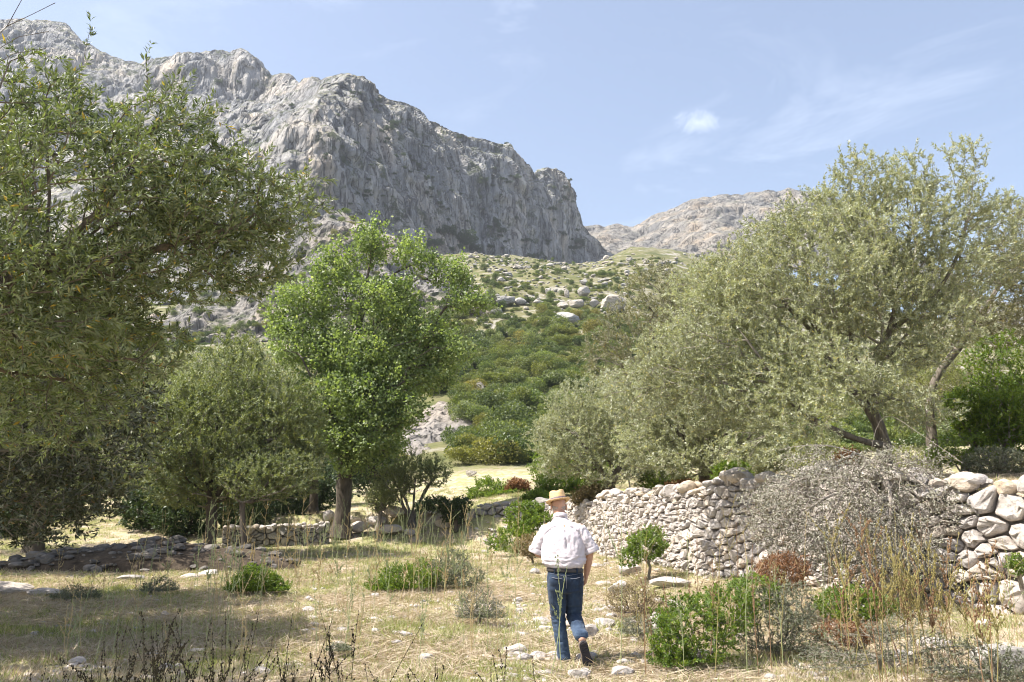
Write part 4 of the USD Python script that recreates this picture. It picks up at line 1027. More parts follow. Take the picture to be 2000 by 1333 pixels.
def left_wall():
    """The shaded wall between olive and poplar, stones laid in rough courses."""
    rng = np.random.default_rng(54)
    x = xform("stone_wall", (0, 0, 0), label="low shaded dry stone wall between the dense olive and the poplar trunk", cat="stone wall")
    a, b = at(440, 27.5), at(648, 28.5)
    S = np.linalg.norm((b - a)[:2])
    t = (b - a)[:2] / S
    nn = np.array([t[1], -t[0]])
    H = 0.78
    def place(s, h, o):
        xy = a[:2] + np.outer(s, t) + nn * (o + 0.05)[:, None]
        z = height(xy[:, 0], xy[:, 1], False) - 0.08 + h
        return np.concatenate([xy, z[:, None]], 1)
    k = 0
    for p in voronoi_stones(S, H, rng, 0.2):
        c = p.mean(0)
        if c[1] > H - 0.18 * noise(np.array([c[0] * 1.5, 0, 0]), 3): continue
        V, Fs = stone_from_poly(p, place, rng, depth=0.14, gap=0.012)
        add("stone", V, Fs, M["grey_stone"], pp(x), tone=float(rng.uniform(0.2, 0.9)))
    for s in np.arange(0.1, S, 0.19):
        sz = np.array([.12, .11, .08]) * rng.uniform(0.7, 1.3)
        for o in (0.02, -0.22):
            V, Fc = rock(rng, sz, 1)
            q = place(np.array([s]), np.array([H - 0.06 + rng.uniform(-.05, .05)]), np.array([o]))[0]
            add("coping_stone", V + q, Fc, M["stone"], pp(x), tone=float(rng.uniform(0, 0.5)))
    s = np.linspace(0, S, 30)
    Gd = np.stack([place(s, np.full(30, h), np.full(30, o)) for h, o in ((-0.1, -0.12), (H - .14, -0.12), (H - .12, -0.5), (-0.1, -0.5))], 0)
    V, Q = grid_mesh(Gd)
    add("rubble_core", V, Q, M["rubble"], pp(x), tone=0.2)
left_wall()

def ruined_wall_stones():
    rng = np.random.default_rng(55)
    for i, (px, py, w, h, lab) in enumerate([(705, 1030, 46, 22, "flat sunlit pale boulder just right of the poplar trunk"), (765, 1036, 52, 18, "long pale flat stone between poplar and small olive"),
                                             (690, 1018, 34, 20, "tan boulder close behind the poplar trunk's right side"), (735, 1018, 40, 18, "grey boulder behind the slim olive sapling"),
                                             (800, 1040, 22, 14, "small pale stone at the foot of the small many-stemmed olive"), (775, 1008, 46, 24, "large grey rock shaded on its front behind the small olive"),
                                             (868, 1018, 44, 26, "rock with dark shaded front under the wind-bent shrub"), (845, 1000, 30, 14, "tan rock left of the wind-bent shrub"),
                                             (905, 1010, 24, 20, "grey rock between wind-bent shrub and far wall"), (595, 1040, 40, 14, "pale flat stone before the left shaded wall"),
                                             (640, 1012, 26, 24, "dark upright rock at the end of the left shaded wall")]):
        p = G(px, py + h * 0.45, 15, 45)
        sc = p[1] / F
        put_rock("boulder", lab, "boulder", p, np.array([w * .5 * sc, w * .4 * sc, h * .55 * sc]), rng, "stone", 2, 0.2)
ruined_wall_stones()

def rubble_heap():
    """Stone heap under the dense olive: a low mound of loose stones."""
    rng = np.random.default_rng(56)
    c = at(300, 21.5)
    n0, n1 = 26, 60
    th = np.linspace(0, 2 * np.pi, n1)
    rr = np.linspace(0, 1, n0)[:, None]
    X = c[0] + rr * np.cos(th) * 3.9
    Y = c[1] + rr * np.sin(th) * 1.7
    Zh = lambda x, y: height(x, y) + 0.55 * np.clip(1 - ((x - c[0]) / 3.9) ** 2 - ((y - c[1]) / 1.7) ** 2, 0, 1) ** 0.7 * (0.6 + 0.8 * fbm(np.stack([x, y, 0 * x], -1) * 0.8, 3, 5))
    Z = Zh(X, Y) - 0.06 * sstep(rr, 0.85, 1.0)
    V, Q = grid_mesh(np.stack([X, Y, Z], -1))
    x = xform("rubble_heap", (0, 0, 0), label="dark heap of loose stones and earth under the dense olive", cat="rubble heap")
    add("earth_mound", V, Q, M["earth"], pp(x), smooth=True)
    for i in range(295):
        t, r = rng.uniform(0, 2 * np.pi), math.sqrt(rng.random())
        px_, py_ = c[0] + r * math.cos(t) * 3.9, c[1] + r * math.sin(t) * 1.7
        s = rng.choice([rng.uniform(.04, .09), rng.uniform(.07, .19)])
        Vv, Fc = rock(rng, np.array([s * rng.uniform(.8, 1.4), s * .85, s * rng.uniform(.4, .7)]), 2, 9, .12)
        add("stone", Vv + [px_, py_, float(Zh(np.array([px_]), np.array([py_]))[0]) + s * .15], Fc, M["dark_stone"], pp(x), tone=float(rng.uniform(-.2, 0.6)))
    for i, (px, D, w, lab) in enumerate([(20, 15.5, 1.0, "large pale flat rock slab at the lower left edge"), (110, 15.2, 0.5, "pale rock beside the slab at the lower left"), (420, 19.2, .5, "squarish grey stone at the right foot of the rubble heap"), (380, 18.6, .42, "grey block before the rubble heap"), (270, 18.0, .5, "tan stone at the front of the rubble heap")]):
        p = at(px, D)
        put_rock("boulder", lab, "boulder", p, np.array([w * .6, w * .5, w * .17]), rng, "stone", 2, 0.3)
rubble_heap()

def field_stones():
    rng = np.random.default_rng(57)
    pts = []
    def scatter(n, reg, smin, smax):
        k = 0
        while k < n:
            px, py = rng.uniform(reg[0], reg[2]), rng.uniform(reg[1], reg[3])
            p = G(px, py, 4, 60)
            if p[2] > 0.75 or p[1] > 40: 
                k += 1; continue
            s = smin * (smax / smin) ** (rng.random() ** 1.6)
            pts.append((p, s)); k += 1
    scatter(150, (985, 1095, 1290, 1335), 0.03, 0.14)
    scatter(30, (930, 1035, 1010, 1080), 0.06, 0.16)
    scatter(60, (600, 1130, 1000, 1335), 0.03, 0.11)
    scatter(40, (150, 1200, 700, 1335), 0.03, 0.09)
    scatter(40, (1300, 1160, 2000, 1335), 0.05, 0.2)
    for p, s in pts[:298]:
        put_rock("field_stone", "loose pale limestone lying in the dry grass of the field", "stone", p, np.array([s * rng.uniform(.8, 1.3), s, s * rng.uniform(.45, .7)]), rng, "stone", 1 if s < 0.05 else 2, 0.55, group="loose stones in the dry grass", tone=float(rng.uniform(0, .45)))
    # named larger ones
    for px, py, w, h, lab in [(1150, 1240, 40, 34, "white rounded stone behind the man's raised shoe"), (1290, 1220, 42, 40, "pale block left of the bright green bush"), (1960, 1290, 110, 60, "dark grey flat boulder at the lower right corner"),
                              (1310, 1140, 80, 22, "wide flat slab at the foot of the long wall"), (1230, 1115, 46, 26, "pale block under the small green wall bush"), (1812, 1262, 40, 26, "rounded white stone before the big boulders at right"),
                              (1690, 1210, 50, 40, "tan stone in front of the dead brush"), (1130, 1320, 40, 26, "pale stone at the bottom edge below the man's foot"), (1210, 1150, 44, 30, "grey-white stone between man and the brown shrub")]:
        p = G(px, py + h * .4, 4, 40)
        sc = p[1] / F
        put_rock("boulder", lab, "boulder", p, np.array([w * .5 * sc, w * .42 * sc, h * .55 * sc]), rng, "grey_stone" if "dark" in lab else "stone", 2, 0.25, tone=0.35 if "dark" in lab else 0.2)
    # pebbles and chips: stuff
    n = 9000
    px, py = rng.uniform(100, 2000, n), 1060 + 275 * rng.random(n) ** 0.8
    D = CAMZ * F / np.maximum(py - 978, 20)
    x = (px - 1000) / F * D
    ok = wall_side(x, D)[0] < -0.1
    dens = noise(np.stack([x * .5, D * .5, 0 * x], -1), 4) + np.where((px > 930) & (px < 1330), 0.7, -.12)
    ok &= rng.random(n) < dens
    x, y = x[ok], D[ok]
    z = height(x, y)
    Vs, Fs, Ts, off = [], [], [], 0
    for i in range(len(x)):
        s = rng.uniform(0.012, 0.06)
        V, Fc = rock(rng, np.array([s, s * .8, s * .55]), 1, 4)
        Vs.append(V + [x[i], y[i], z[i] + s * .1]); Fs.append(Fc + off); Ts.append(np.full(len(V), rng.uniform(0, .5))); off += len(V)
    add("pebbles", np.concatenate(Vs), np.concatenate(Fs), M["stone"], tone=np.concatenate(Ts), kind="stuff", label="small pale pebbles scattered over the field", cat="pebbles")
field_stones()

# ------------------------------------------------------------------ hillside: boulders, slab, scrub
def hillside_rocks():
    rng = np.random.default_rng(61)
    named = [(1101, 626, 60, 28, "big rounded pale boulder among scrub high on the hillside"), (985, 588, 44, 22, "pale rock cluster left of the big hillside boulder, upper left"), (1015, 590, 26, 14, "light rock just right of the left hillside cluster"),
             (969, 609, 30, 16, "low pale rock below the left hillside cluster"), (1053, 592, 24, 11, "low light rock above the big hillside boulder, left"), (1100, 597, 26, 12, "slanting rock just above the big hillside boulder"),
             (1126, 594, 30, 18, "sloping slab rock above right of the big hillside boulder"), (1141, 572, 26, 22, "tall pale rock on the hillside below the cliff end"), (1160, 595, 22, 16, "grey rock left of the wide hillside block"),
             (1196, 594, 56, 32, "wide cracked block beside the right olive crowns on the hillside"), (1142, 552, 18, 14, "grey square rock high on the hillside"), (1071, 569, 13, 15, "upright grey rock in the upper hillside scrub"),
             (1107, 574, 10, 17, "thin standing rock in the upper hillside"), (1053, 633, 18, 12, "small grey rock left of the big hillside boulder"), (1142, 611, 24, 11, "flat rock right above the big hillside boulder"),
             (936, 764, 20, 30, "pointed tan rock spike above the pale slab"), (950, 781, 30, 14, "tan rock at the foot of the pointed spike"), (972, 777, 22, 10, "pale rock right of the pointed spike"), (1019, 784, 22, 12, "small tan rock among mid hillside bushes"),
             (920, 925, 22, 13, "pale rock at the left edge of the bright meadow"), (1031, 880, 6, 8, "small bright white stone standing among bushes above the meadow"), (1038, 882, 5, 7, "smaller white stone right of the bright one above the meadow")]
    for px, py, w, h, lab in named:
        p = G(px, py + h * .45, 50, 500)
        sc = p[1] / F
        put_rock("hillside_rock", lab, "rock", p, np.array([w * .52 * sc, w * .42 * sc, h * .58 * sc]), rng, "boulder", 3 if w > 40 else 2, 0.15, rough=0.1, tone=0.5 if "tan" in lab else None)
    k = 0
    while k < 225:
        px = rng.uniform(860, 1400)
        py = rng.choice([rng.uniform(500, 560), rng.uniform(510, 640), rng.uniform(560, 660)])
        if px > 1240 and py > 540: continue
        p = G(px, py, 60, 700)
        s = rng.uniform(3, 13) ** 1.0 * p[1] / F * 0.5
        put_rock("scree_rock", "pale limestone block scattered on the slope below the cliff", "rock", p, np.array([s * rng.uniform(.9, 1.6), s, s * rng.uniform(.5, .9)]), rng, "boulder", 2 if s > 1.2 else 1, 0.2, group="limestone blocks on the slope below the cliff", rough=0.12)
        k += 1
    n = 1500
    Vs, Fs, Ts, off = [], [], [], 0
    px = rng.uniform(600, 1500, n); py = rng.uniform(496, 680, n)
    for i in range(n):
        if rng.random() < sstep(py[i], 560, 680) * 0.75: continue
        p = G(px[i], py[i], 60, 740)
        if noise(p * np.array([.03, .03, 0]), 3) < 0.42: continue
        s = rng.uniform(1.5, 6) * p[1] / F * 0.5
        V, Fc = rock(rng, np.array([s * rng.uniform(.9, 1.6), s, s * rng.uniform(.5, .9)]), 1, 5, .1)
        Vs.append(V + p + [0, 0, s * .4]); Fs.append(Fc + off); Ts.append(np.full(len(V), rng.uniform(0, .8))); off += len(V)
    # rubble band at the cliff's foot
    for i in range(260):
        q = rng.uniform(880, 1240)
        e = np.interp(q, [880, 960, 1050, 1120, 1180, 1240], [500, 508, 520, 524, 508, 505]) + rng.normal() * 9
        p = G(q, e, 60, 740)
        s = rng.uniform(1.5, 6) * (1 + 1.2 * (rng.random() < .12)) * p[1] / F * 0.5
        V, Fc = rock(rng, np.array([s * rng.uniform(.9, 1.6), s, s * rng.uniform(.5, .9)]), 1, 5, .1)
        Vs.append(V + p + [0, 0, s * .3]); Fs.append(Fc + off); Ts.append(np.full(len(V), rng.uniform(0, .8))); off += len(V)
    add("scree", np.concatenate(Vs), np.concatenate(Fs), M["boulder"], tone=np.concatenate(Ts), kind="stuff", label="small pale scree on the slope under the cliff", cat="scree")
    # the pale sloping slab right of the poplar
    gx, gy = np.meshgrid(np.linspace(-1, 1, 110), np.linspace(-1, 1, 90))
    c0 = G(838, 845, 50, 200)
    X = c0[0] + gx * 6.6 + gy * 1.4
    Y = c0[1] + gy * 21 + gx * 2
    r = np.sqrt(gx ** 2 + gy ** 2) + (fbm(np.stack([X, Y, 0 * X], -1) / 5, 4, 6) - .5) * 0.7
    Pn = np.stack([X, Y, 0 * X], -1)
    Z = height(X, Y) + 0.9 * (1 - sstep(r, 0.55, 1.0)) - 0.55 + (ridged(Pn / 3.0, 7, 4) - .7) * 1.7 * (1 - sstep(r, 0.7, 1.0)) + (fbm(Pn / .9, 3, 8) - .5) * .6
    V, Q = grid_mesh(np.stack([X, Y, Z], -1))
    add("rock_slab", V, Q, M["slab"], smooth=False, label="broad sloping bare limestone slab right of the poplar", cat="rock outcrop")
hillside_rocks()

def bush_mesh(seed, R=1.0, n=2600, leaf=0.13, lumps=7, flat=0.75, wid=0.6, spread=1.0):
    rng = np.random.default_rng(seed)
    c = np.concatenate([[[0, 0, 0.45]], np.stack([rng.uniform(-.55, .55, lumps), rng.uniform(-.55, .55, lumps), rng.uniform(.2, .75, lumps)], 1)])
    c[1:, :2] *= spread
    rad = np.concatenate([[0.6 / spread], rng.uniform(.28, .5, lumps) / spread ** .8])
    w = rad ** 2
    k = rng.choice(len(c), n, p=w / w.sum())
    d = unit(rng.normal(size=(n, 3)) + [0, 0, .35])
    P = c[k] + d * rad[k, None] * rng.uniform(.82, 1.06, (n, 1))
    P[:, 2] *= flat * 1.25
    ok = P[:, 2] > 0
    P, d, k = P[ok], d[ok], k[ok]
    ld = unit(d * .7 + rng.normal(size=P.shape) * .7 + [0, 0, .3])
    nr = unit(d + rng.normal(size=P.shape) * .5)
    s = rng.uniform(.6, 1.3, len(P))
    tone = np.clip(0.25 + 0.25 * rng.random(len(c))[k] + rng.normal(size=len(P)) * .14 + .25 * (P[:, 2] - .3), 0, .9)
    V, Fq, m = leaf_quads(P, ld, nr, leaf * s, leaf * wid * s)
    return V * R, Fq, np.repeat(tone, m)

def hillside_scrub():
    rng = np.random.default_rng(62)
    protos = []
    for i in range(9):
        protos.append(bush_mesh(700 + i, 1.0, 3000, [.10, .085, .12][i % 3], 7 + i, [0.75, .9, .6, .8, 1.05, .7, .55, .95, .8][i], [.55, .7, .45][i % 3], [1.0, 1.35, 1.2, .95, 1.1, 1.5, 1.6, 1.0, 1.3][i]))
    # where the bushes stand: dense low on the slope, thinning towards the cliff
    P = []
    while len(P) < 5000:
        D = 72 + 240 * rng.random() ** 0.9
        u = rng.uniform(-.75, .62)
        x = u * D
        px = 1000 + u * F / 0.985
        if D < 130 and 770 < px < 905 - (D - 80) * .35: continue          # the bare slab
        if D < 76 and 880 < px < 1060: continue          # the meadow
        t = sstep(D + 30 * (noise(np.array([x / 25, D / 25, 4.0]), 9) - .5), 165, 235)
        lim = 1.1 * (1 - t) + 0.13 * t
        q = noise(np.array([x / 14, D / 14, 2.0]), 5)
        if rng.random() > lim * (0.55 + .9 * q): continue
        r = (0.75 + 2.1 * rng.random() ** 1.5) * (1 - .35 * t) * (0.9 if D < 100 else 1)
        P.append((x, D, r))
    P = np.array(P)
    z = height(P[:, 0], P[:, 1])
    c = np.stack([P[:, 0], P[:, 1], z], 1)
    f = P[:, 1] * CP + (z - CAMZ) * SP
    px = 1000 + F * P[:, 0] / f
    py = 666.5 - F * ((z - CAMZ) * CP - P[:, 1] * SP) / f
    see = (px > 870) & (px < 1230) & (py > 560) & (py < 930)
    order = np.argsort(-(see * 10 + P[:, 2] / P[:, 1]))
    first, rest = order[:260], order[260:]
    heads = {}
    for i in first:
        k = int(rng.integers(9))
        rz, s = rng.uniform(0, 6.28), P[i, 2] * np.array([rng.uniform(.85, 1.3), rng.uniform(.85, 1.2), rng.uniform(.7, 1.3)])
        zone = ("just above the meadow", "low") if P[i, 1] < 95 else ("half way up the slope", "middle") if P[i, 1] < 150 else ("high on the hillside", "upper")
        size = "large" if P[i, 2] > 1.75 else "small"
        tags = dict(label=f"{size} rounded green bush in the scrub {zone[0]}", cat="bush", group=f"{size} bushes in the {zone[1]} hillside scrub")
        loc = c[i] - [0, 0, .15]
        if k not in heads:
            xf = Gf.Matrix4d(1)
            h = UsdGeom.Xform.Define(stage, uniq("/World/scrub_bush"))
            cc, sn = math.cos(rz), math.sin(rz)
            xf.Set(cc * s[0], sn * s[0], 0, 0, -sn * s[1], cc * s[1], 0, 0, 0, 0, s[2], 0, *[float(v) for v in loc], 1)
            h.AddTransformOp().Set(xf)
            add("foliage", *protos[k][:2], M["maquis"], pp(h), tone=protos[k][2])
            tag(h, **{"label": tags["label"], "cat": tags["cat"], "group": tags["group"]})
            heads[k] = h
        else:
            dup(heads[k], "scrub_bush", loc, rz, s, **tags)
    pi = UsdGeom.PointInstancer.Define(stage, "/World/distant_scrub")
    rel = pi.CreatePrototypesRel()
    for i in range(9):
        m = add("bush", *protos[i][:2], M["maquis"], "/World/distant_scrub", tone=protos[i][2])
        rel.AddTarget(m.GetPath())
    small = []
    while len(small) < 1500:      # low heath on the upper slope
        D = rng.uniform(180, 420); u = rng.uniform(-.35, .5); x = u * D
        if noise(np.array([x / 20, D / 20, 7.0]), 6) < .45: continue
        small.append((x, D, rng.uniform(.5, 1.1)))
    small = np.array(small)
    sz = height(small[:, 0], small[:, 1])
    oi, oj = rng.integers(6, 118, 900), rng.integers(0, OUT.shape[1], 900)
    op = OUT[oi, oj]
    op = op[noise(op / 14.0, 11) > .47]
    pos = np.concatenate([c[rest], np.stack([small[:, 0], small[:, 1], sz], 1), op])
    sc = np.concatenate([P[rest, 2], small[:, 2], rng.uniform(.6, 1.9, len(op))])
    n = len(pos)
    pi.CreatePositionsAttr(Vt.Vec3fArray.FromNumpy(pos.astype(np.float32)))
    ang = rng.uniform(0, 2 * np.pi, n) / 2
    pi.CreateOrientationsAttr(Vt.QuathArray([Gf.Quath(float(math.cos(a)), 0, 0, float(math.sin(a))) for a in ang]))
    pi.CreateScalesAttr(Vt.Vec3fArray.FromNumpy((sc[:, None] * rng.uniform([.8, .8, .65], [1.4, 1.3, 1.3], (n, 3))).astype(np.float32)))
    pi.CreateProtoIndicesAttr(Vt.IntArray.FromNumpy(rng.integers(0, 9, n).astype(np.int32)))
    tag(pi, label="mass of low scrub covering the upper and outer hillside", cat="scrub", kind="stuff")
    # trees and bushes growing on the cliff ledges
    spots = [(905, 470, 42, 34), (930, 485, 26, 20), (880, 450, 20, 20), (850, 478, 14, 20), (772, 240, 16, 14), (765, 250, 12, 12), (845, 370, 9, 10), (835, 345, 9, 10), (860, 395, 9, 10), (1005, 345, 14, 9), (950, 350, 10, 10), (970, 430, 12, 14), (985, 450, 9, 12),
             (1100, 458, 20, 9), (1130, 478, 16, 12), (1080, 405, 8, 9), (1040, 500, 10, 14), (1105, 385, 8, 8), (720, 375, 8, 10), (900, 270, 9, 7), (570, 205, 7, 8), (395, 240, 24, 20), (430, 160, 14, 10), (790, 300, 8, 8), (690, 180, 9, 8), (740, 195, 10, 12), (1035, 470, 8, 8), (820, 320, 7, 9), (640, 300, 6, 7), (960, 480, 10, 8)]
    flatP = MTN.reshape(-1, 3)
    f = flatP[:, 1] * CP + (flatP[:, 2] - CAMZ) * SP
    sx = 1000 + F * flatP[:, 0] / f
    sy = 666.5 - F * ((flatP[:, 2] - CAMZ) * CP - flatP[:, 1] * SP) / f
    head = None
    CS = bush_mesh(790, 1.0, 2600, .12, 15, .9, spread=1.5)
    r2 = np.random.default_rng(65)
    more = []
    for a, b, w, h in spots:      # every ledge carries a few smaller ones beside the main shrub
        for _ in range(3):
            more.append((a + r2.normal() * w * 1.0, b + abs(r2.normal()) * h * .9, w * r2.uniform(.25, .6), h * r2.uniform(.3, .6)))
    for _ in range(60):
        a = r2.uniform(640, 1150); more.append((a, np.interp(a, [640, 1150], [330, 440]) + r2.normal() * 70, r2.uniform(3, 6), r2.uniform(3, 6)))
    spots = [(a, b, w * .8, h * .8) for a, b, w, h in spots] + more
    for j, (a, b, w, h) in enumerate(spots):
        q_ = (sx - a) ** 2 + (sy - b) ** 2
        near_ = np.nonzero(q_ < max(16.0, q_.min() * 1.01))[0]
        i = int(near_[np.argmin(flatP[near_, 1])])
        p = flatP[i] - np.array([0, .35 * w * flatP[i, 1] / F, h * .5 * flatP[i, 1] / F])
        s = np.array([w, .5 * (w + h), h * .95]) * flatP[i, 1] / F
        tags = dict(label="dark green shrub clinging to a ledge of the cliff", cat="shrub", group="shrubs on the cliff ledges")
        if head is None:
            head = UsdGeom.Xform.Define(stage, uniq("/World/cliff_shrub"))
            head.AddTransformOp().Set(Gf.Matrix4d(s[0], 0, 0, 0, 0, s[1], 0, 0, 0, 0, s[2], 0, *p.tolist(), 1))
            add("foliage", CS[0], CS[1], M["dark_green"], pp(head), tone=CS[2])
            tag(head, label=tags["label"], cat=tags["cat"], group=tags["group"])
        else:
            dup(head, "cliff_shrub", p, rng.uniform(0, 6), s, **tags)
hillside_scrub()

# ------------------------------------------------------------------ near bushes
def bush(name, label, px, py, rx, ry, D, seed, leaf, tips=500, k=22, leafL=0.03, leafW=0.014, Lt=0.10, twig="twig", cat="bush", bare=0.0, extra=None, upn=0.8, shell=0.6, step=0.12, up=0.3, tip_r=0.0025, odd=0.03):
    b = at(px, D)
    bl = [pb(px, py, D, rx, ry)] + ([pb(*e) for e in extra] if extra else [])
    return tree(name, label, cat, [b, b + [0, 0, 0.12]], [], bl, tips, seed, leaf, "bark", k=k, Lt=Lt, leafL=leafL, leafW=leafW, base_r=0.03, step=step, shell=shell, twigmat=twig, bare=bare, twig_r=0.05, upn=upn, up=up, tip_r=tip_r, odd=odd)

def near_bushes():
    bush("green_bush", "bright green spurge bush in the lower right foreground", 1350, 1240, 80, 72, 8.7, 71, "lentisk", 900, 26, .034, .013, .11, extra=[(1420, 1190, 9.0, 60, 50), (1470, 1160, 9.4, 50, 35), (1310, 1270, 8.5, 45, 45)])
    bush("grey_bush", "grey-green spiny bush right behind the bright spurge", 1500, 1220, 70, 70, 9.3, 72, "grey_bush", 900, 22, .022, .009, .09, extra=[(1540, 1180, 9.5, 55, 45), (1560, 1240, 9.2, 40, 45)])
    bush("green_bush", "low dark green bush at the foot of the dead brush", 1660, 1180, 60, 34, 10.6, 73, "lentisk", 420, 22, .035, .014, .1, extra=[(1710, 1185, 10.6, 40, 26)])
    bush("grey_bush", "straggly grey-green bush at the lower right, right of the dead fern", 1690, 1270, 110, 45, 8.8, 74, "grey_bush", 650, 18, .022, .008, .1, extra=[(1780, 1240, 9.0, 60, 45), (1620, 1300, 8.3, 70, 35)], bare=.15)
    bush("grey_bush", "sprawling grey-green bush in the bottom right corner", 1900, 1300, 90, 50, 8.0, 75, "grey_bush", 550, 18, .022, .009, .1, extra=[(1985, 1320, 7.8, 60, 40)], bare=.1)
    bush("green_bush", "small green bush growing out of the long wall's face", 1262, 1068, 40, 30, 17.0, 76, "lentisk", 420, 22, .045, .02, .14, extra=[(1230, 1090, 16.8, 26, 18), (1275, 1050, 17.2, 22, 22)])
    bush("green_bush", "ivy-green bush spilling over the wall's end left of the man", 1022, 1010, 38, 32, 26.5, 77, "lentisk", 600, 24, .07, .035, .2, extra=[(1000, 1055, 25, 42, 24), (1045, 1030, 26, 40, 34), (975, 1062, 24.5, 24, 14), (1040, 995, 26.5, 26, 14)])
    bush("grey_bush", "low grey-brown bush at the man's left elbow", 1040, 1068, 36, 22, 22, 78, "brown_bush", 350, 20, .05, .02, .15)
    bush("green_bush", "mounded yellow-green bush in mid field left of the man", 790, 1135, 55, 32, 15.8, 79, "lentisk", 700, 24, .04, .017, .12, extra=[(755, 1155, 15.6, 42, 22), (830, 1120, 16.2, 40, 26)])
    bush("grey_bush", "grey-green bush touching the mounded yellow-green one", 885, 1105, 36, 30, 17.0, 80, "grey_bush", 600, 22, .035, .012, .12, extra=[(910, 1130, 16.2, 34, 28), (860, 1125, 16.2, 30, 30)])
    bush("spiny_bush", "grey-brown spiny cushion bush just left of the man's legs", 938, 1185, 42, 36, 11.9, 81, "grey_bush", 800, 18, .02, .007, .09, twig="bark_grey", bare=.2, extra=[(960, 1200, 11.7, 28, 26), (915, 1200, 11.7, 28, 24)])
    bush("dark_bush", "dark shaded bush in the shadow band at left centre", 500, 1140, 44, 34, 15.4, 82, "lentisk", 700, 24, .04, .018, .12, extra=[(470, 1155, 15.4, 30, 26), (530, 1155, 15.4, 36, 26), (495, 1120, 15.6, 20, 18)])
    bush("brown_bush", "reddish-brown dry shrub right of the man's legs", 1235, 1180, 50, 38, 12.2, 83, "brown_bush", 700, 16, .022, .009, .12, twig="twig_red", bare=.15, extra=[(1280, 1190, 12.2, 40, 34), (1215, 1165, 12.4, 32, 26)])
    bush("grey_bush", "small grey twiggy shrub below the reddish-brown one", 1245, 1232, 34, 26, 10.4, 84, "grey_bush", 420, 16, .02, .007, .09, twig="bark_grey", bare=.25)
    bush("dead_fern", "clump of rust-brown dead fern at the left foot of the brush", 1530, 1120, 52, 34, 11.6, 85, "bracken", 420, 18, .04, .012, .16)
    bush("dead_fern", "rust-brown dead fern in front of the grey bush at lower right", 1650, 1240, 60, 22, 9.2, 86, "bracken", 260, 16, .03, .01, .14)
    bush("spiny_bush", "tiny grey shrub in the lower left grass", 660, 1275, 22, 16, 9.2, 87, "grey_bush", 200, 16, .018, .006, .07, twig="bark_grey")
    bush("grey_bush", "small dusty shrub in the grass at left", 310, 1150, 34, 20, 15.2, 88, "grey_bush", 260, 16, .03, .01, .12)
    bush("grey_bush", "dusty low shrub near the left edge grass", 150, 1170, 46, 24, 14.2, 89, "grey_bush", 300, 16, .03, .01, .12)
    bush("green_bush", "small green sprig on the big boulders at the right edge", 1990, 1105, 20, 18, 10.6, 90, "lentisk", 120, 18, .03, .014, .1)
    # terrace undergrowth behind the wall
    u = [(955, 960, 40, 26, 42, "lentisk", "green bush standing in the bright meadow left of the hat"), (990, 975, 36, 16, 40, "lentisk", "low green bush at the meadow edge behind the far wall"), (1080, 905, 44, 42, 40, "maq", "rounded dense green bush at the meadow's right end"), (1150, 925, 46, 32, 33, "lentisk", "green undergrowth below the low spreading olive"),
         (1010, 952, 20, 14, 40, "bracken", "brown dead bush at the right of the meadow"), (1090, 950, 44, 22, 31, "lentisk", "bush just above the hat behind the wall"), (1160, 968, 40, 18, 25, "brown_bush", "dry brown undergrowth behind the wall by the hat"), (1300, 930, 50, 30, 24, "lentisk", "green undergrowth right of the dead stump"),
         (1340, 955, 42, 16, 19.5, "bracken", "rusty fern strip behind the middle of the wall"), (1430, 920, 36, 20, 17.5, "lentisk", "bright green shrub atop the wall at its middle"), (1500, 890, 60, 40, 20, "olive_pale", "pale shrub behind the highest wall stones"), (1600, 890, 60, 40, 19, "lime", "yellow-green shrub glimpsed under the big olive"),
         (1660, 905, 30, 26, 17.5, "bracken", "rust-coloured fern left of the big olive's trunk"), (1880, 880, 70, 34, 17.5, "lentisk", "green ground scrub right of the slender olive trunk"), (1950, 900, 60, 26, 15.5, "grey_bush", "grey scrub above the big boulders at right"), (1780, 900, 60, 30, 19, "lime", "yellowish grass-like shrub right of the big olive's trunk"),
         (1230, 880, 50, 40, 32, "lentisk", "dark green bush behind the dead stump"), (1050, 975, 30, 14, 30, "lentisk", "sedge-like green clump left of the hat crown"), (1600, 760, 80, 60, 27, "lime", "lime coloured shrub far behind the big olive"), (1900, 700, 90, 80, 30, "olive_brown", "dull brown thicket at the right behind the terrace trees"),
         (1700, 720, 120, 80, 32, "olive_pale", "pale thicket deep behind the big olive's limbs"), (1480, 720, 120, 90, 34, "olive_dense", "green thicket behind the left half of the big olive")]
    for i, (px, py, rx, ry, D, mat, lab) in enumerate(u):
        s = D / 20.0
        bush("undergrowth_bush", lab, px, py, rx, ry, D, 100 + i, "dark_green" if mat == "maq" and False else ("lentisk" if mat == "maq" else mat), 480, 22, .05 * max(s, .8), .02 * max(s, .8), .16 * s, step=.2 * s, extra=[(px + rx * .5, py + ry * .45, D, rx * .6, ry * .6), (px - rx * .5, py + ry * .45, D, rx * .6, ry * .6)])
near_bushes()

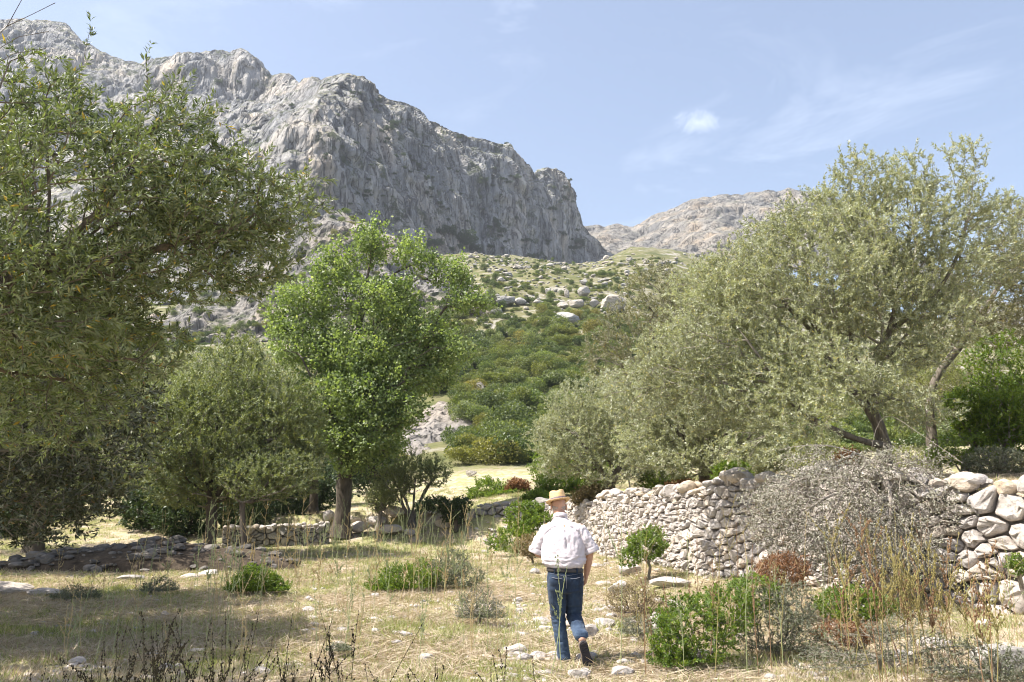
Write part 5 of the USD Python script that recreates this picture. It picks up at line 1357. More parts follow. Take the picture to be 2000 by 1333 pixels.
def dead_brush():
    D = 12.3
    b = at(1700, D)
    bl = [pb(1590, 1000, D - .2, 125, 90, .9), pb(1620, 905, D + .1, 90, 34, .6), pb(1760, 900, D + .3, 90, 36, .5), pb(1500, 1000, D, 60, 60, .5), pb(1720, 950, D + .3, 140, 70, .9), pb(1730, 1060, D - .5, 110, 75, .6), pb(1800, 1010, D + .1, 110, 70, .7), pb(1560, 1060, D - .3, 80, 60, .6), pb(1690, 1080, D - .2, 110, 65, .7), pb(1860, 985, 12.0, 60, 45, .5), pb(1540, 960, D + .3, 60, 45, .5), pb(1780, 1100, D - .4, 70, 40, .5)]
    z0 = W(1715, 905, 13.4)
    tr = np.array([W(1735, 940, 13.8), W(1715, 905, 13.4), W(1700, 900, 13.0)])
    limbs = [path([(1700, 900, 13), (1735, 812, 12.8), (1800, 850, 12.4), (1880, 905, 12.0)]), path([(1700, 900, 13), (1600, 870, 12.5), (1520, 880, 12.2)]), path([(1700, 900, 13), (1650, 960, 12.2), (1600, 1050, 12)]),
             path([(1700, 900, 13), (1740, 980, 12.1), (1720, 1100, 11.9)]), path([(1700, 900, 13), (1820, 960, 12), (1870, 1020, 11.8)]), path([(1640, 960, 12.2), (1560, 1010, 12), (1500, 1080, 11.9)])]
    tree("dead_branch_pile", "tangle of fallen grey dead branches crusted with lichen hanging over the wall", "dead brush", tr, limbs, bl, 6200, 91, "lichen", "bark_grey", k=9, Lt=0.22, leafL=0.03, leafW=0.023, base_r=0.03, step=0.16, bf=0.12,
         twigmat="bark_grey", spread=1.1, shell=0.2, tip_r=0.0035, twig_r=0.03, jit=0.02, wob=0.34, up=0.0, bare=0.42)
    rng = np.random.default_rng(92)
    b = at(1250, 20.5)
    x = xform("dead_stump", b, label="pale weathered broken stump standing behind the wall", cat="tree stump")
    P = [np.array([0, 0, -.1]), np.array([-.03, 0, .35]), np.array([-.1, 0, .75])]
    for i, top in enumerate([np.array([-.14, 0, .95]), np.array([.12, 0.02, .9])]):
        A = resample([[0.05 * i, 0, -.1], [0.04 * i - .02, 0, .4], top], .1)
        r = np.linspace(.15, .05, len(A))
        V, Fq = tubes(A, np.arange(-1, len(A) - 1), r, 0, 9, lambda q: np.full(len(q), 9), lump=.4)
        add("trunk" if i == 0 else "split_stem", V, Fq, M["bark_grey"], pp(x), smooth=True)
dead_brush()

# ------------------------------------------------------------------ stalks and grass
def stalk_mesh(rng, h, buds=True, branches=3, r=0.004, lean=0.1, dense=1.0):
    Vs, Fs, off = [], [], 0
    def stem(p0, p1, r0, r1, bow):
        n = 7
        t = np.linspace(0, 1, n)[:, None]
        A = p0 + (p1 - p0) * t + bow * np.sin(np.pi * t) * 0.5
        return A, np.linspace(r0, r1, n)
    tips = []
    def emit(A, r):
        nonlocal off
        V, Fq = tubes(A, np.arange(-1, len(A) - 1), r, 0, 9, lambda q: np.full(len(q), 4))
        Vs.append(V); Fs.append(Fq + off); off += len(V)
    top = np.array([rng.normal() * lean * h, rng.normal() * lean * h, h])
    A, rr = stem(np.zeros(3), top, r, r * .5, rng.normal(size=3) * .05 * h)
    emit(A, rr); tips.append(A)
    for i in range(branches):
        t = rng.uniform(.5, .9)
        p0 = A[int(t * 6)]
        d = unit(np.array([rng.normal() * .5, rng.normal() * .5, 1.1]))
        B, rb = stem(p0, p0 + d * h * rng.uniform(.12, .32), r * .6, r * .35, rng.normal(size=3) * .02)
        emit(B, rb); tips.append(B)
    if buds:
        for A in tips:
            n = int((6 if len(A) else 0) + 14 * dense * rng.random() + 4 * dense)
            for j in range(n):
                t = rng.uniform(.45 if A is tips[0] else .15, 1) * (len(A) - 1)
                i = min(int(t), len(A) - 2)
                p = A[i] + (A[i + 1] - A[i]) * (t - i) + rng.normal(size=3) * r * 1.3
                s = r * rng.uniform(1.2, 2.2)
                V = np.array([[1, 0, 0], [-.5, .87, 0], [-.5, -.87, 0], [0, 0, 1.6], [0, 0, -1.2]]) * s + p
                Vs.append(V)
                Fs.append(np.array([[0, 1, 3, 3], [1, 2, 3, 3], [2, 0, 3, 3], [1, 0, 4, 4], [2, 1, 4, 4], [0, 2, 4, 4]]) + off); off += 5
    V = np.concatenate(Vs)
    Fq = np.concatenate(Fs)
    quad = Fq[Fq[:, 2] != Fq[:, 3]]
    tri = Fq[Fq[:, 2] == Fq[:, 3]][:, :3]
    return V, [quad, tri] if len(tri) else [quad]

M["stem_dark"] = plain_mat("dark_stem", (0.035, 0.03, 0.02), 0.85, 0.1)
M["stem_green"] = plain_mat("green_stem", (0.26, 0.29, 0.14), 0.6, 0.3)
M["stem_straw"] = plain_mat("straw_stem", (0.40, 0.31, 0.16), 0.7, 0.2)
M["stem_yellow"] = plain_mat("yellow_stem", (0.26, 0.22, 0.085), 0.7, 0.2)
M["stem_rust"] = plain_mat("rust_stem", (0.22, 0.135, 0.075), 0.7, 0.2)
def stalks():
    rng = np.random.default_rng(63)
    # dark bare stems close to the camera: each cluster is one plant
    spots = [(20, 4.3, 9, .8, "leftmost clump of dark bare stems at the lower left edge"), (130, 4.6, 7, .85, "second clump of dark bare stems from the left edge"), (250, 4.4, 10, .95, "dark budded stems left of the thickest clump at the bottom"),
             (370, 4.5, 12, 1.02, "thickest clump of dark budded stems at the bottom left"), (480, 4.7, 11, 1.0, "tall clump of dark budded stems right of the thickest one"), (560, 4.9, 3, .8, "few dark stems at the right end of the left clumps"),
             (700, 5.4, 4, .95, "slanting dark stems at the bottom left of centre"), (780, 5.0, 5, .7, "group of short dark stems at the bottom centre-left"), (865, 5.2, 3, .62, "pair of short dark stems at the bottom near centre"), (1010, 5.6, 3, .72, "short dark stems at the bottom just left of the man's feet")]
    for px, D, n, h, lab in spots:
        b = at(px, D)
        x = xform("dry_stem_plant", b, label=lab, cat="dry plant")
        for i in range(int(n * 1.7)):
            V, Fs = stalk_mesh(rng, h * rng.uniform(.7, 1.1), True, int(rng.integers(1, 5)), .0026, .22, 1.6)
            add("stem", V + np.array([rng.normal() * .13, rng.normal() * .1, -0.02]), Fs, M["stem_dark"], pp(x))
    def put(px, py, top, mat, lab, grp, branches=1, r=.0045, lean=.05, buds=True, D=None, dense=.6):
        p = G(px, py, 4, 60) if D is None else at(px, D)
        h = (W(px, top, p[1])[2] - p[2])
        if h < .1: return
        V, Fs = stalk_mesh(rng, h, buds, branches, r, lean, dense)
        add("tall_stalk", V, Fs, M[mat], xf=Gf.Matrix4d(1).SetTranslate(Gf.Vec3d(p[0], p[1], p[2] - .02)), label=lab, cat="stalk", group=grp)
    # bigger ones that can be told apart
    for px, py, top, mat, lab in [(1212, 1320, 990, "stem_green", "tall thin stalk that rises over the wall right of the man"), (1262, 1330, 1070, "stem_rust", "dark leaning stalk crossing the brown shrub"), (1335, 1325, 1110, "stem_green", "green stalk in front of the bright bush, left"), (1385, 1310, 1090, "stem_rust", "rusty stalk in front of the bright bush"), (1460, 1325, 1090, "stem_green", "green stalk between bright and grey bush"),
                                  (1075, 1325, 1085, "stem_green", "thin stalk crossing the man's left leg"), (1098, 1320, 1100, "stem_green", "slender stalk in front of the man's jeans"), (905, 1200, 1000, "stem_green", "pale stalk over the spiny cushion bush"), (330, 1200, 1040, "stem_green", "tall feathery green stalk in the left field"), (410, 1190, 1080, "stem_green", "slanting green stalk in the left field shade")]:
        put(px, py, top, mat, lab, None, branches=5 if "feathery" in lab else 2)
    for i in range(170):
        px = rng.uniform(380, 1010)
        py = rng.uniform(1060, 1180)
        put(px, py, py - rng.uniform(45, 130), rng.choice(["stem_green", "stem_straw", "stem_green", "stem_straw"]), "thin pale green grass stalk standing in the mid field", "thin stalks in the mid field", int(rng.integers(2, 7)), .005, .1, True)
    for i in range(75):
        px = rng.uniform(120, 1060)
        py = rng.uniform(1190, 1320)
        put(px, py, py - rng.uniform(90, 220), rng.choice(["stem_green", "stem_straw"]), "thin pale stalk in the near grass left of the man", "thin stalks in the near grass", int(rng.integers(1, 4)), .0032, .1, True)
    for i in range(80):
        px = rng.uniform(1180, 1990)
        py = rng.uniform(1190, 1330)
        put(px, py, py - rng.uniform(100, 260), rng.choice(["stem_straw", "stem_green", "stem_yellow", "stem_rust"]), "thin dry stalk before the stone wall at right", "thin stalks before the right wall", int(rng.integers(1, 5)), .0036, .09, True)
    for px, D, top, n, lab in [(1700, 7.9, 985, 5, "branched yellow-seeded stalk in front of the dead brush, left"), (1745, 8.0, 1010, 6, "dense yellow-seeded stalk in front of the dead brush, middle"), (1790, 8.2, 1020, 6, "yellow-seeded stalk in front of the dead brush, right"), (1850, 8.0, 1040, 4, "leaning reddish seed stalk before the big boulders"), (1900, 7.6, 1050, 4, "bent seed stalk crossing the big boulders"), (1620, 8.4, 1060, 3, "yellow seed stalk over the grey bush")]:
        p = at(px, D)
        x = xform("seed_stalk", p, label=lab, cat="stalk")
        h = W(px, top, D)[2] - p[2]
        for i in range(n):
            V, Fs = stalk_mesh(rng, h * rng.uniform(.7, 1.0), True, 6, .0045, .1, 1.6)
            add("stem", V + [rng.normal() * .05, rng.normal() * .05, -.02], Fs, M["stem_yellow" if i % 3 else "stem_rust"], pp(x))
stalks()

def grass():
    rng = np.random.default_rng(64)
    M["dry_grass"] = leaf_mat("dry_grass", (0.29, 0.23, 0.16), (0.58, 0.50, 0.38), (0.64, 0.58, 0.48), (0.48, 0.40, 0.30), .7, .25, .2, tcol=(1.2, 1.1, .8))
    M["green_grass"] = leaf_mat("green_grass", (0.12, 0.135, 0.045), (0.35, 0.37, 0.16), (0.48, 0.43, 0.26), (0.24, 0.26, 0.11), .6, .3, .25)
    def tuft(n, h, spread, lie, w):
        a = rng.uniform(0, 2 * np.pi, n)
        B = np.stack([np.cos(a), np.sin(a), 0 * a], 1) * (spread * np.sqrt(rng.random(n)))[:, None]
        d = unit(np.stack([rng.normal(size=n) * lie, rng.normal(size=n) * lie, np.ones(n)], 1))
        if lie > 3:
            d = unit(np.stack([rng.normal(size=n), rng.normal(size=n), rng.uniform(0, .25, n)], 1)); B[:, 2] += rng.uniform(.003, .03, n)
        nr = unit(rng.normal(size=(n, 3)))
        L = h * rng.uniform(.5, 1.3, n)
        V, Fq, m = leaf_quads(B, d, nr, L, np.full(n, w), 0, .3)
        return V, Fq, np.repeat(np.clip(rng.random(n), 0, .99), m)
    def instancer(name, label, cat, mat, protos, pos, sc):
        pi = UsdGeom.PointInstancer.Define(stage, f"/World/{name}")
        rel = pi.CreatePrototypesRel()
        for i, p in enumerate(protos):
            m = add("tuft", p[0], p[1], M[mat], f"/World/{name}", tone=p[2])
            rel.AddTarget(m.GetPath())
        n = len(pos)
        pi.CreatePositionsAttr(Vt.Vec3fArray.FromNumpy(pos.astype(np.float32)))
        h = rng.uniform(0, np.pi, n)
        pi.CreateOrientationsAttr(Vt.QuathArray([Gf.Quath(float(math.cos(a)), 0, 0, float(math.sin(a))) for a in h]))
        pi.CreateScalesAttr(Vt.Vec3fArray.FromNumpy(np.repeat(sc[:, None], 3, 1).astype(np.float32)))
        pi.CreateProtoIndicesAttr(Vt.IntArray.FromNumpy(rng.integers(0, len(protos), n).astype(np.int32)))
        tag(pi, label=label, cat=cat, kind="stuff")
    def where(n, y0, y1, fn, pw=1.0):
        D = y0 * (y1 / y0) ** (rng.random(n) ** pw)
        u = rng.uniform(-.72, .72, n)
        x, y = u * D, D
        sd = wall_side(x, y)[0]
        ok = ((sd < -.05) | (sd > .6)) & fn(x, y)
        x, y = x[ok], y[ok]
        return np.stack([x, y, height(x, y) - .005], 1)
    gn = lambda x, y: fbm(np.stack([x * .35, y * .35, 0 * x], -1), 3, 14)
    pos = where(26000, 5.5, 60, lambda x, y: rng.random(len(x)) < (.36 + (gn(x, y) - .42) * 2.4) * np.where(x > -.6, .55, 1.15))
    instancer("green_grass", "short green grass growing in patches through the field", "grass", "green_grass", [tuft(26, .075, .10, .7, .006) for _ in range(4)], pos, rng.uniform(.6, 1.5, len(pos)) * (1 + pos[:, 1] / 50))
    pos = where(30000, 5.5, 60, lambda x, y: rng.random(len(x)) < .95 - (gn(x, y) - .4) * 1.0)
    instancer("dry_grass", "dry straw-coloured grass over the whole field", "grass", "dry_grass", [tuft(18, .075, .12, 1.1, .005) for _ in range(4)], pos, rng.uniform(.6, 1.5, len(pos)) * (1 + pos[:, 1] / 60))
    pos = where(26000, 5.5, 24, lambda x, y: noise(np.stack([x * .8, y * .8, 0 * x], -1), 18) > .38)
    instancer("straw_litter", "fallen straw and dead fern litter lying on the ground", "straw", "dry_grass", [tuft(16, .22, .22, 9, .008) for _ in range(4)], pos, rng.uniform(.6, 1.4, len(pos)))
grass()

# ------------------------------------------------------------------ the man
def man():
    O = G(1106, 1304, 5, 20)
    D0 = O[1]
    x = xform("person", O, label="man in straw hat, white shirt and blue jeans walking away from the camera", cat="person")
    pa = pp(x)
    sph = lambda p, r: m3.Manifold.sphere(1.0, 24).scale(np.broadcast_to(np.asarray(r, float), 3).tolist()).translate([float(v) for v in p])
    def bone(a, ra, b, rb):
        return m3.Manifold.batch_hull([sph(a, ra), sph(b, rb)])
    def chainm(js):
        return [bone(js[i][0], js[i][1], js[i + 1][0], js[i + 1][1]) for i in range(len(js) - 1)]
    def union(parts, length, it=10, lam=.5):
        m = m3.Manifold.batch_boolean(parts, m3.OpType.Add).refine_to_length(length)
        me = m.to_mesh()
        t = trimesh.Trimesh(me.vert_properties[:, :3], me.tri_verts, process=True)
        trimesh.smoothing.filter_taubin(t, lamb=lam, nu=lam + .03, iterations=it)
        return t
    v3 = lambda *a: np.array(a, float)
    # --- skin: one continuous body (head, neck, torso, arms, hands, legs)
    neck0, neck1, head = v3(-.03, .13, 1.43), v3(-.035, .195, 1.52), v3(-.045, .245, 1.60)
    shL, elL, wrL = v3(-.185, .09, 1.36), v3(-.275, .10, 1.12), v3(-.17, .30, 1.06)
    shR, elR, wrR = v3(.165, .09, 1.36), v3(.262, .07, 1.125), v3(.235, .17, .90)
    hpL, knL, anL = v3(-.085, .0, .90), v3(-.075, .06, .49), v3(-.02, .06, .10)
    hpR, knR, anR = v3(.085, .0, .90), v3(.09, .11, .49), v3(.145, -.24, .31)
    parts = []
    parts += [bone(head + [0, -.012, .015], (.072, .085, .10), head + [0, .03, -.05], (.058, .068, .075)), bone(neck1, .055, neck0, .066), bone(head + [0, -.02, -.04], .06, neck1, .056)]
    parts += [bone(head + [0, .10, -.015], .012, head + [0, .118, -.045], .016)]                       # nose
    parts += [sph(head + [s * .078, -.002, -.012], (.012, .022, .033)) for s in (-1, 1)]                # ears
    parts += [sph(head + [s * .032, .086, .012], (.018, .012, .008)) for s in (-1, 1)] + [sph(head + [0, .095, -.085], (.025, .012, .008))]
    parts += chainm([(v3(0, 0, .95), (.15, .10, .1)), (v3(-.01, .05, 1.2), (.15, .11, .1)), (v3(-.015, .10, 1.38), (.15, .09, .06))])
    for s, e, w in ((shL, elL, wrL), (shR, elR, wrR)):
        parts += chainm([(neck0 + [0, 0, -.06], .06), (s, .056)]) + chainm([(s, .056), (e, .044), (e * .6 + w * .4, .042), (w, .029)])
    for h, k, a in ((hpL, knL, anL), (hpR, knR, anR)):
        parts += chainm([(v3(0, 0, .95), .09), (h, .085), (k, .056), (k * .6 + a * .4, .052), (a, .038)])
    def hand(w, d, side, palmn):
        d = unit(d); s = unit(np.cross(palmn, d)); n = np.cross(d, s)
        out = [m3.Manifold.batch_hull([sph(w, .026), sph(w + d * .085 + s * .032, .013), sph(w + d * .09 - s * .03, .013), sph(w + d * .03 + s * .03, .014)])]
        for i, (o, L) in enumerate([(-.03, .062), (-.010, .072), (.011, .068), (.031, .052)]):
            b = w + d * .086 + s * o
            j1 = b + unit(d + n * .35) * L * .5
            j2 = j1 + unit(d * .6 + n * .9) * L * .3
            j3 = j2 + unit(d * .1 + n * 1.0) * L * .25
            out += chainm([(b, .0092), (j1, .0088), (j2, .008), (j3, .0072)])
        t0 = w + d * .03 - s * .022
        t1 = t0 + unit(d * .6 - s * .9 + n * .3) * .035
        out += chainm([(t0, .013), (t1, .0105), (t1 + unit(d * .9 - s * .1 + n * .5) * .03, .009)])
        return out
    parts += hand(wrL, unit(wrL - elL), -1, v3(0, 0, -1.0)) + hand(wrR, unit(wrR - elR), 1, v3(-1.0, 0, .2))
    sk = union(parts, .012, 6)
    M["skin"] = plain_mat("skin", (0.50, 0.285, 0.20), .55, .35, 30, .1)
    add("body", sk.vertices, sk.faces, M["skin"], pa, smooth=True)
    hair = union([bone(head + [0, -.028, -.012], (.074, .064, .028), head + [0, -.03, -.045], (.062, .052, .018))], .012, 3)
    M["hair"] = plain_mat("grey_hair", (0.33, 0.27, 0.23), .8, .2, 60, .25, .5)
    add("hair", hair.vertices + (fbm(hair.vertices * 90, 2, 3)[:, None] - .5) * .006, hair.faces, M["hair"], pa, smooth=True)
    # --- shirt
    ring = lambda z, y, cx, rx, ry: sph((cx, y, z), (rx, ry, .045))
    tor = [sph((-.005, .0, .985), (.190, .138, .028)), ring(1.03, .012, -.01, .226, .158), ring(1.10, .035, -.015, .234, .163), ring(1.20, .058, -.02, .232, .160), ring(1.29, .082, -.02, .222, .152), ring(1.36, .10, -.02, .19, .13)]
    tor = [m3.Manifold.batch_hull([tor[i], tor[i + 1]]) for i in range(len(tor) - 1)]
    tor += [m3.Manifold.batch_hull([ring(1.36, .10, -.02, .185, .12), sph((-.03, .125, 1.445), (.085, .08, .03))]), bone(v3(-.03, .13, 1.445), (.078, .075, .03), v3(-.034, .15, 1.488), (.068, .068, .012))]
    for s, e, sg in ((shL, elL, -1), (shR, elR, 1)):
        m = s * .45 + e * .55
        cuff = e + (e - s) * .0 + v3(sg * .012, 0, .01)
        tor += [m3.Manifold.batch_hull([sph(v3(sg * .09 - .02, .10, 1.385), (.08, .10, .045)), sph(s + v3(-sg * .0, 0, -.02), (.07, .088, .07))])] + chainm([(s + v3(-sg * .0, 0, -.02), (.07, .088, .07)), (m + v3(sg * .012, 0, 0), (.078, .088, .07)), (cuff + v3(sg * .008, 0, .03), (.074, .082, .028))])
    sh = union(tor, .013, 22)
    V = np.array(sh.vertices); N = np.array(sh.vertex_normals)
    wr = (ridged(V * np.array([7, 7, 26]) + [0, 0, 0], 5, 3) - .75) * .030 * sstep(1.2 - V[:, 2], 0, .15)
    wr += (ridged(V * np.array([24, 16, 5]), 6, 3) - .75) * .022 * sstep(V[:, 2], 1.08, 1.2)
    wr += (fbm(V * 18, 3, 8) - .5) * .016
    wr += -.012 * np.exp(-((V[:, 0] - .012 - .06 * (1.25 - V[:, 2])) / .010) ** 2) * sstep(V[:, 2], 1.1, 1.2) * (1 - sstep(V[:, 2], 1.32, 1.4)) * (V[:, 1] < .0)
    arm = sstep(np.abs(V[:, 0] + .02), .19, .23)
    wr += arm * (ridged(V * np.array([6, 6, 30]), 9, 3) - .75) * .014
    V = V + N * wr[:, None]
    n = {"tc": ("texture_coordinate", {}), "w": ("noise_texture", {"scale": 240.0, "detail": 2.0}), "w2": ("noise_texture", {"scale": 16.0, "detail": 4.0, "roughness": .6}), "ad": ("math", {"math_type": "multiply_add", "value2": .15}),
         "b": ("bump", {"strength": .45, "distance": .012}), "p": ("principled_bsdf", {"base_color": (.63, .575, .61), "roughness": .85, "specular_ior_level": .15, "sheen_weight": .15}), "t": ("translucent_bsdf", {"color": (.8, .75, .76)}), "mc": ("mix_closure", {"fac": .12})}
    M["shirt"] = usdkit.material(stage, "/World/Looks/white_shirt", n, [("tc.object", "w.vector"), ("tc.object", "w2.vector"), ("w.fac", "ad.value1"), ("w2.fac", "ad.value3"), ("ad.value", "b.height"), ("b.normal", "p.normal"), ("p.BSDF", "mc.closure1"), ("t.BSDF", "mc.closure2")], surface="mc.closure")
    shp = add("shirt", V, sh.faces, M["shirt"], pa, smooth=True)
    def tube_ring(C, d, rx, ry, h, thick, nseg=40, wob=.0, seed=0):
        d = unit(d); u = unit(np.cross([0, 1.0, .1], d)); v = np.cross(d, u)
        a = np.linspace(0, 2 * np.pi, nseg, endpoint=False)
        rows = []
        for dr, dz in ((-.5, -1), (.5, -1.0), (.62, -.3), (.62, .4), (.5, 1), (-.5, 1)):
            R = np.stack([np.cos(a) * (rx + dr * thick), np.sin(a) * (ry + dr * thick)], 1)
            w = wob * (noise(np.stack([np.cos(a) * 2, np.sin(a) * 2, np.full(nseg, dz * .6)], 1), seed) - .5)
            rows.append(C + u * (R[:, :1] * (1 + w[:, None])) + v * (R[:, 1:] * (1 + w[:, None])) + d * (dz * h / 2 + w[:, None] * .05))
        G_ = np.array(rows)
        idx = np.arange(len(rows) * nseg).reshape(len(rows), nseg)
        nx = np.roll(idx, -1, 1)
        nr = np.roll(idx, -1, 0); nrx = np.roll(nr, -1, 1)
        return G_.reshape(-1, 3), np.stack([idx, nx, nrx, nr], -1).reshape(-1, 4)
    for s, e, sg in ((shL, elL, -1), (shR, elR, 1)):
        c = e + v3(sg * .018, 0, .018)
        Vc, Fc = tube_ring(c, e - s, .076, .085, .055, .010, wob=.12, seed=3 + sg)
        add("rolled_cuff", Vc, Fc, M["shirt"], pp(shp), smooth=True)
    Vc, Fc = tube_ring(v3(-.034, .152, 1.487), v3(0, .38, 1), .069, .070, .042, .010, wob=.05, seed=9)
    add("collar", Vc, Fc, M["shirt"], pp(shp), smooth=True)
    # --- jeans
    jp = [m3.Manifold.batch_hull([sph((0, 0, .955), (.178, .122, .02)), sph((0, -.012, .86), (.190, .135, .05))]), m3.Manifold.batch_hull([sph((0, -.012, .86), (.190, .135, .05)), sph((-.088, -.01, .76), (.098, .115, .05)), sph((.088, .0, .76), (.098, .115, .05))])]
    jp += [sph((s * .078, -.052, .845), (.10, .088, .10)) for s in (-1, 1)]
    jp += chainm([(v3(-.088, -.01, .76), (.097, .112, .05)), (v3(-.078, .01, .62), .090), (knL, .074), (v3(-.055, .06, .33), .068), (v3(-.030, .055, .17), .062), (v3(-.018, .055, .075), (.064, .070, .02))])
    kR2 = knR * .55 + anR * .45
    jp += chainm([(v3(.088, .0, .76), (.097, .112, .05)), (v3(.09, .055, .62), .088), (knR, .076), (kR2, .070), (kR2 * .35 + anR * .65 + v3(-.004, 0, 0), .066), (anR + v3(-.004, .02, .035), (.068, .05, .05))])
    je = union(jp, .012, 10)
    V = np.array(je.vertices); N = np.array(je.vertex_normals)
    leg = sstep(.7 - V[:, 2], 0, .12)
    q = V * np.array([8, 8, 24])
    wr = leg * (ridged(q, 15, 3) - .74) * .018 + (1 - leg) * (ridged(V * np.array([10, 10, 18]), 16, 3) - .75) * .008
    wr += (ridged(V * np.array([6, 6, 42]) + V[:, :1] * 9, 17, 2) - .75) * .016 * np.exp(-((V[:, 2] - .50) / .07) ** 2)
    wr += -.006 * np.exp(-(V[:, 0] / .008) ** 2) * (V[:, 2] > .76) * (V[:, 1] < -.02)
    V = V + N * wr[:, None]
    n = {"tc": ("texture_coordinate", {}), "mp": ("mapping", {"scale": (1, 1, .35)}), "w": ("noise_texture", {"scale": 260.0, "detail": 2.0}), "w2": ("noise_texture", {"scale": 9.0, "detail": 5.0, "roughness": .65}), "sx": ("separate_xyz", {}),
         "zr": ("map_range", {"from_min": .75, "from_max": .35, "to_min": -.12, "to_max": .16, "clamp": True}), "ad": ("math", {"math_type": "add"}),
         "r": ("rgb_ramp", {"ramp": [(.25, (.013, .020, .036)), (.5, (.024, .042, .078)), (.75, (.065, .10, .16))]}), "b": ("bump", {"strength": .4, "distance": .006}), "p": ("principled_bsdf", {"roughness": .85, "specular_ior_level": .2, "sheen_weight": .1})}
    M["denim"] = usdkit.material(stage, "/World/Looks/denim", n, [("tc.object", "mp.vector"), ("mp.vector", "w2.vector"), ("tc.object", "w.vector"), ("tc.object", "sx.vector"), ("sx.z", "zr.value"), ("w2.fac", "ad.value1"), ("zr.result", "ad.value2"), ("ad.value", "r.fac"), ("r.color", "p.base_color"), ("w.fac", "b.height"), ("b.normal", "p.normal")], surface="p.BSDF")
    jx = add("jeans", V, je.faces, M["denim"], pa, smooth=True)
    M["stitch"] = plain_mat("pale_stitching", (.22, .22, .25), .8, .1)
    back = V[V[:, 1] < .02]
    kt = cKDTree(back[:, [0, 2]])
    def onback(px_, pz_, off=.003):
        d, i = kt.query([px_, pz_], k=6)
        return np.array([px_, back[i][:, 1].min() - off, pz_])
    def seam(pts, r=.0022, name="stitching"):
        A = resample([onback(*p) for p in pts], .012)
        A = np.array([onback(a[0], a[2]) for a in A])
        Vt_, Fq = tubes(A, np.arange(-1, len(A) - 1), np.full(len(A), r), 0, 9, lambda q: np.full(len(q), 4))
        add(name, Vt_, Fq, M["stitch"], pp(jx))
    for s in (-1, 1):
        seam([(s * .045, .875), (s * .145, .885)])
        seam([(s * .01, .905), (s * .085, .915), (s * .16, .925)], .0009)
    seam([(.002, .93), (.0, .85), (.004, .78)], .002)
    M["belt"] = plain_mat("belt_leather", (.045, .04, .042), .5, .4, 40, .2)
    Vb, Fb = tube_ring(v3(0, 0, .952), v3(.03, .03, 1), .186, .130, .036, .008, 56)
    add("belt", Vb, Fb, M["belt"], pa, smooth=True)
    for px_ in (.0, .115, -.115):
        p = v3(px_, -.134 * math.sqrt(max(0, 1 - (px_ / .192) ** 2)) - .006, .95)
        b = m3.Manifold.cube([.013, .008, .055], True).rotate([4, 0, math.degrees(math.atan2(px_, .2)) * .6]).translate(p.tolist())
        me = b.to_mesh()
        add("belt_loop", me.vert_properties[:, :3], me.tri_verts, M["denim"], pp(jx))
    # --- shoes (local: y forward, z up, sole bottom at z = 0)
    M["shoe"] = plain_mat("shoe_suede", (.20, .155, .12), .85, .2, 60, .2, .3)
    M["sole"] = plain_mat("shoe_sole", (.035, .03, .033), .75, .3, 80, .3, .4)
    def shoe(origin, R, S=1.0):
        R = R * S
        def loft(prof, zs):
            rows = []
            for z, grow_ in zs:
                pts = []
                for (yy, wl, wr_) in prof:
                    pts.append((yy, wl, wr_))
                ys = np.array([p[0] for p in pts]); wl = np.array([p[1] for p in pts]) * grow_; wr_ = np.array([p[2] for p in pts]) * grow_
                a = np.concatenate([np.stack([wr_, ys], 1), np.stack([-wl, ys], 1)[::-1]])
                rows.append(np.concatenate([a, np.full((len(a), 1), z)], 1))
            P = np.array(rows)
            m = P.shape[1]
            idx = np.arange(P.shape[0] * m).reshape(P.shape[0], m)
            nx = np.roll(idx, -1, 1)
            Q = np.stack([idx[:-1], nx[:-1], nx[1:], idx[1:]], -1).reshape(-1, 4)
            h = m // 2
            j = np.arange(h - 1)
            capb = np.stack([j, m - 1 - j, m - 2 - j, j + 1], 1)
            return P.reshape(-1, 3), Q, capb, idx
        t = np.linspace(0, 1, 18)
        yy = -.085 + .285 * t
        half = np.interp(t, [0, .02, .08, .2, .4, .6, .75, .88, .96, 1], [.008, .02, .033, .036, .032, .042, .047, .042, .026, .006])
        Vs, Q, cb, idx = loft(list(zip(yy, half, half * 1.02)), [(0.0, .96), (.008, 1.0), (.024, 1.0), (.028, .97)])
        ct = idx[-1][cb][:, ::-1]
        top = add("sole", (Vs @ R.T) + origin, [Q, cb, ct], M["sole"], pa, smooth=False)
        # tread bars across the sole
        for i in range(9):
            y0 = -.07 + i * .029
            w = np.interp((y0 + .085) / .285, t, half) * 1.5
            if i == 4: continue
            b = m3.Manifold.cube([w, .012, .006], True).rotate([0, 0, 14 if i % 2 else -14]).translate([0, y0, -.0025]).to_mesh()
            add("tread", (b.vert_properties[:, :3] @ R.T) + origin, b.tri_verts, M["sole"], pp(top))
        up = [sph((0, -.045, .05), (.034, .038, .035)), sph((0, -.035, .085), (.036, .042, .02)), sph((0, .03, .06), (.038, .04, .03)), sph((0, .10, .045), (.042, .05, .025)), sph((0, .16, .036), (.034, .032, .016))]
        u = union([m3.Manifold.batch_hull(up[:3]), m3.Manifold.batch_hull(up[2:4]), m3.Manifold.batch_hull(up[3:])], .01, 8)
        add("shoe", (u.vertices @ R.T) + origin, u.faces, M["shoe"], pa, smooth=True)
        add("sock", *((lambda m_: ((m_.vertices @ R.T) + origin, m_.faces))(union([bone((0, -.035, .08), .034, (0, -.03, .14), .036)], .012, 3))), M["sock"], pa, smooth=True)
    M["sock"] = plain_mat("sock_wool", (.42, .36, .29), .9, .1, 90, .2, .4)
    def rotm(ax, ay, az):
        r = trimesh.transformations.euler_matrix(ax, ay, az, "sxyz")[:3, :3]
        return r
    shoe(v3(-.018, .10, .0), rotm(0, 0, -.1), 1.08)
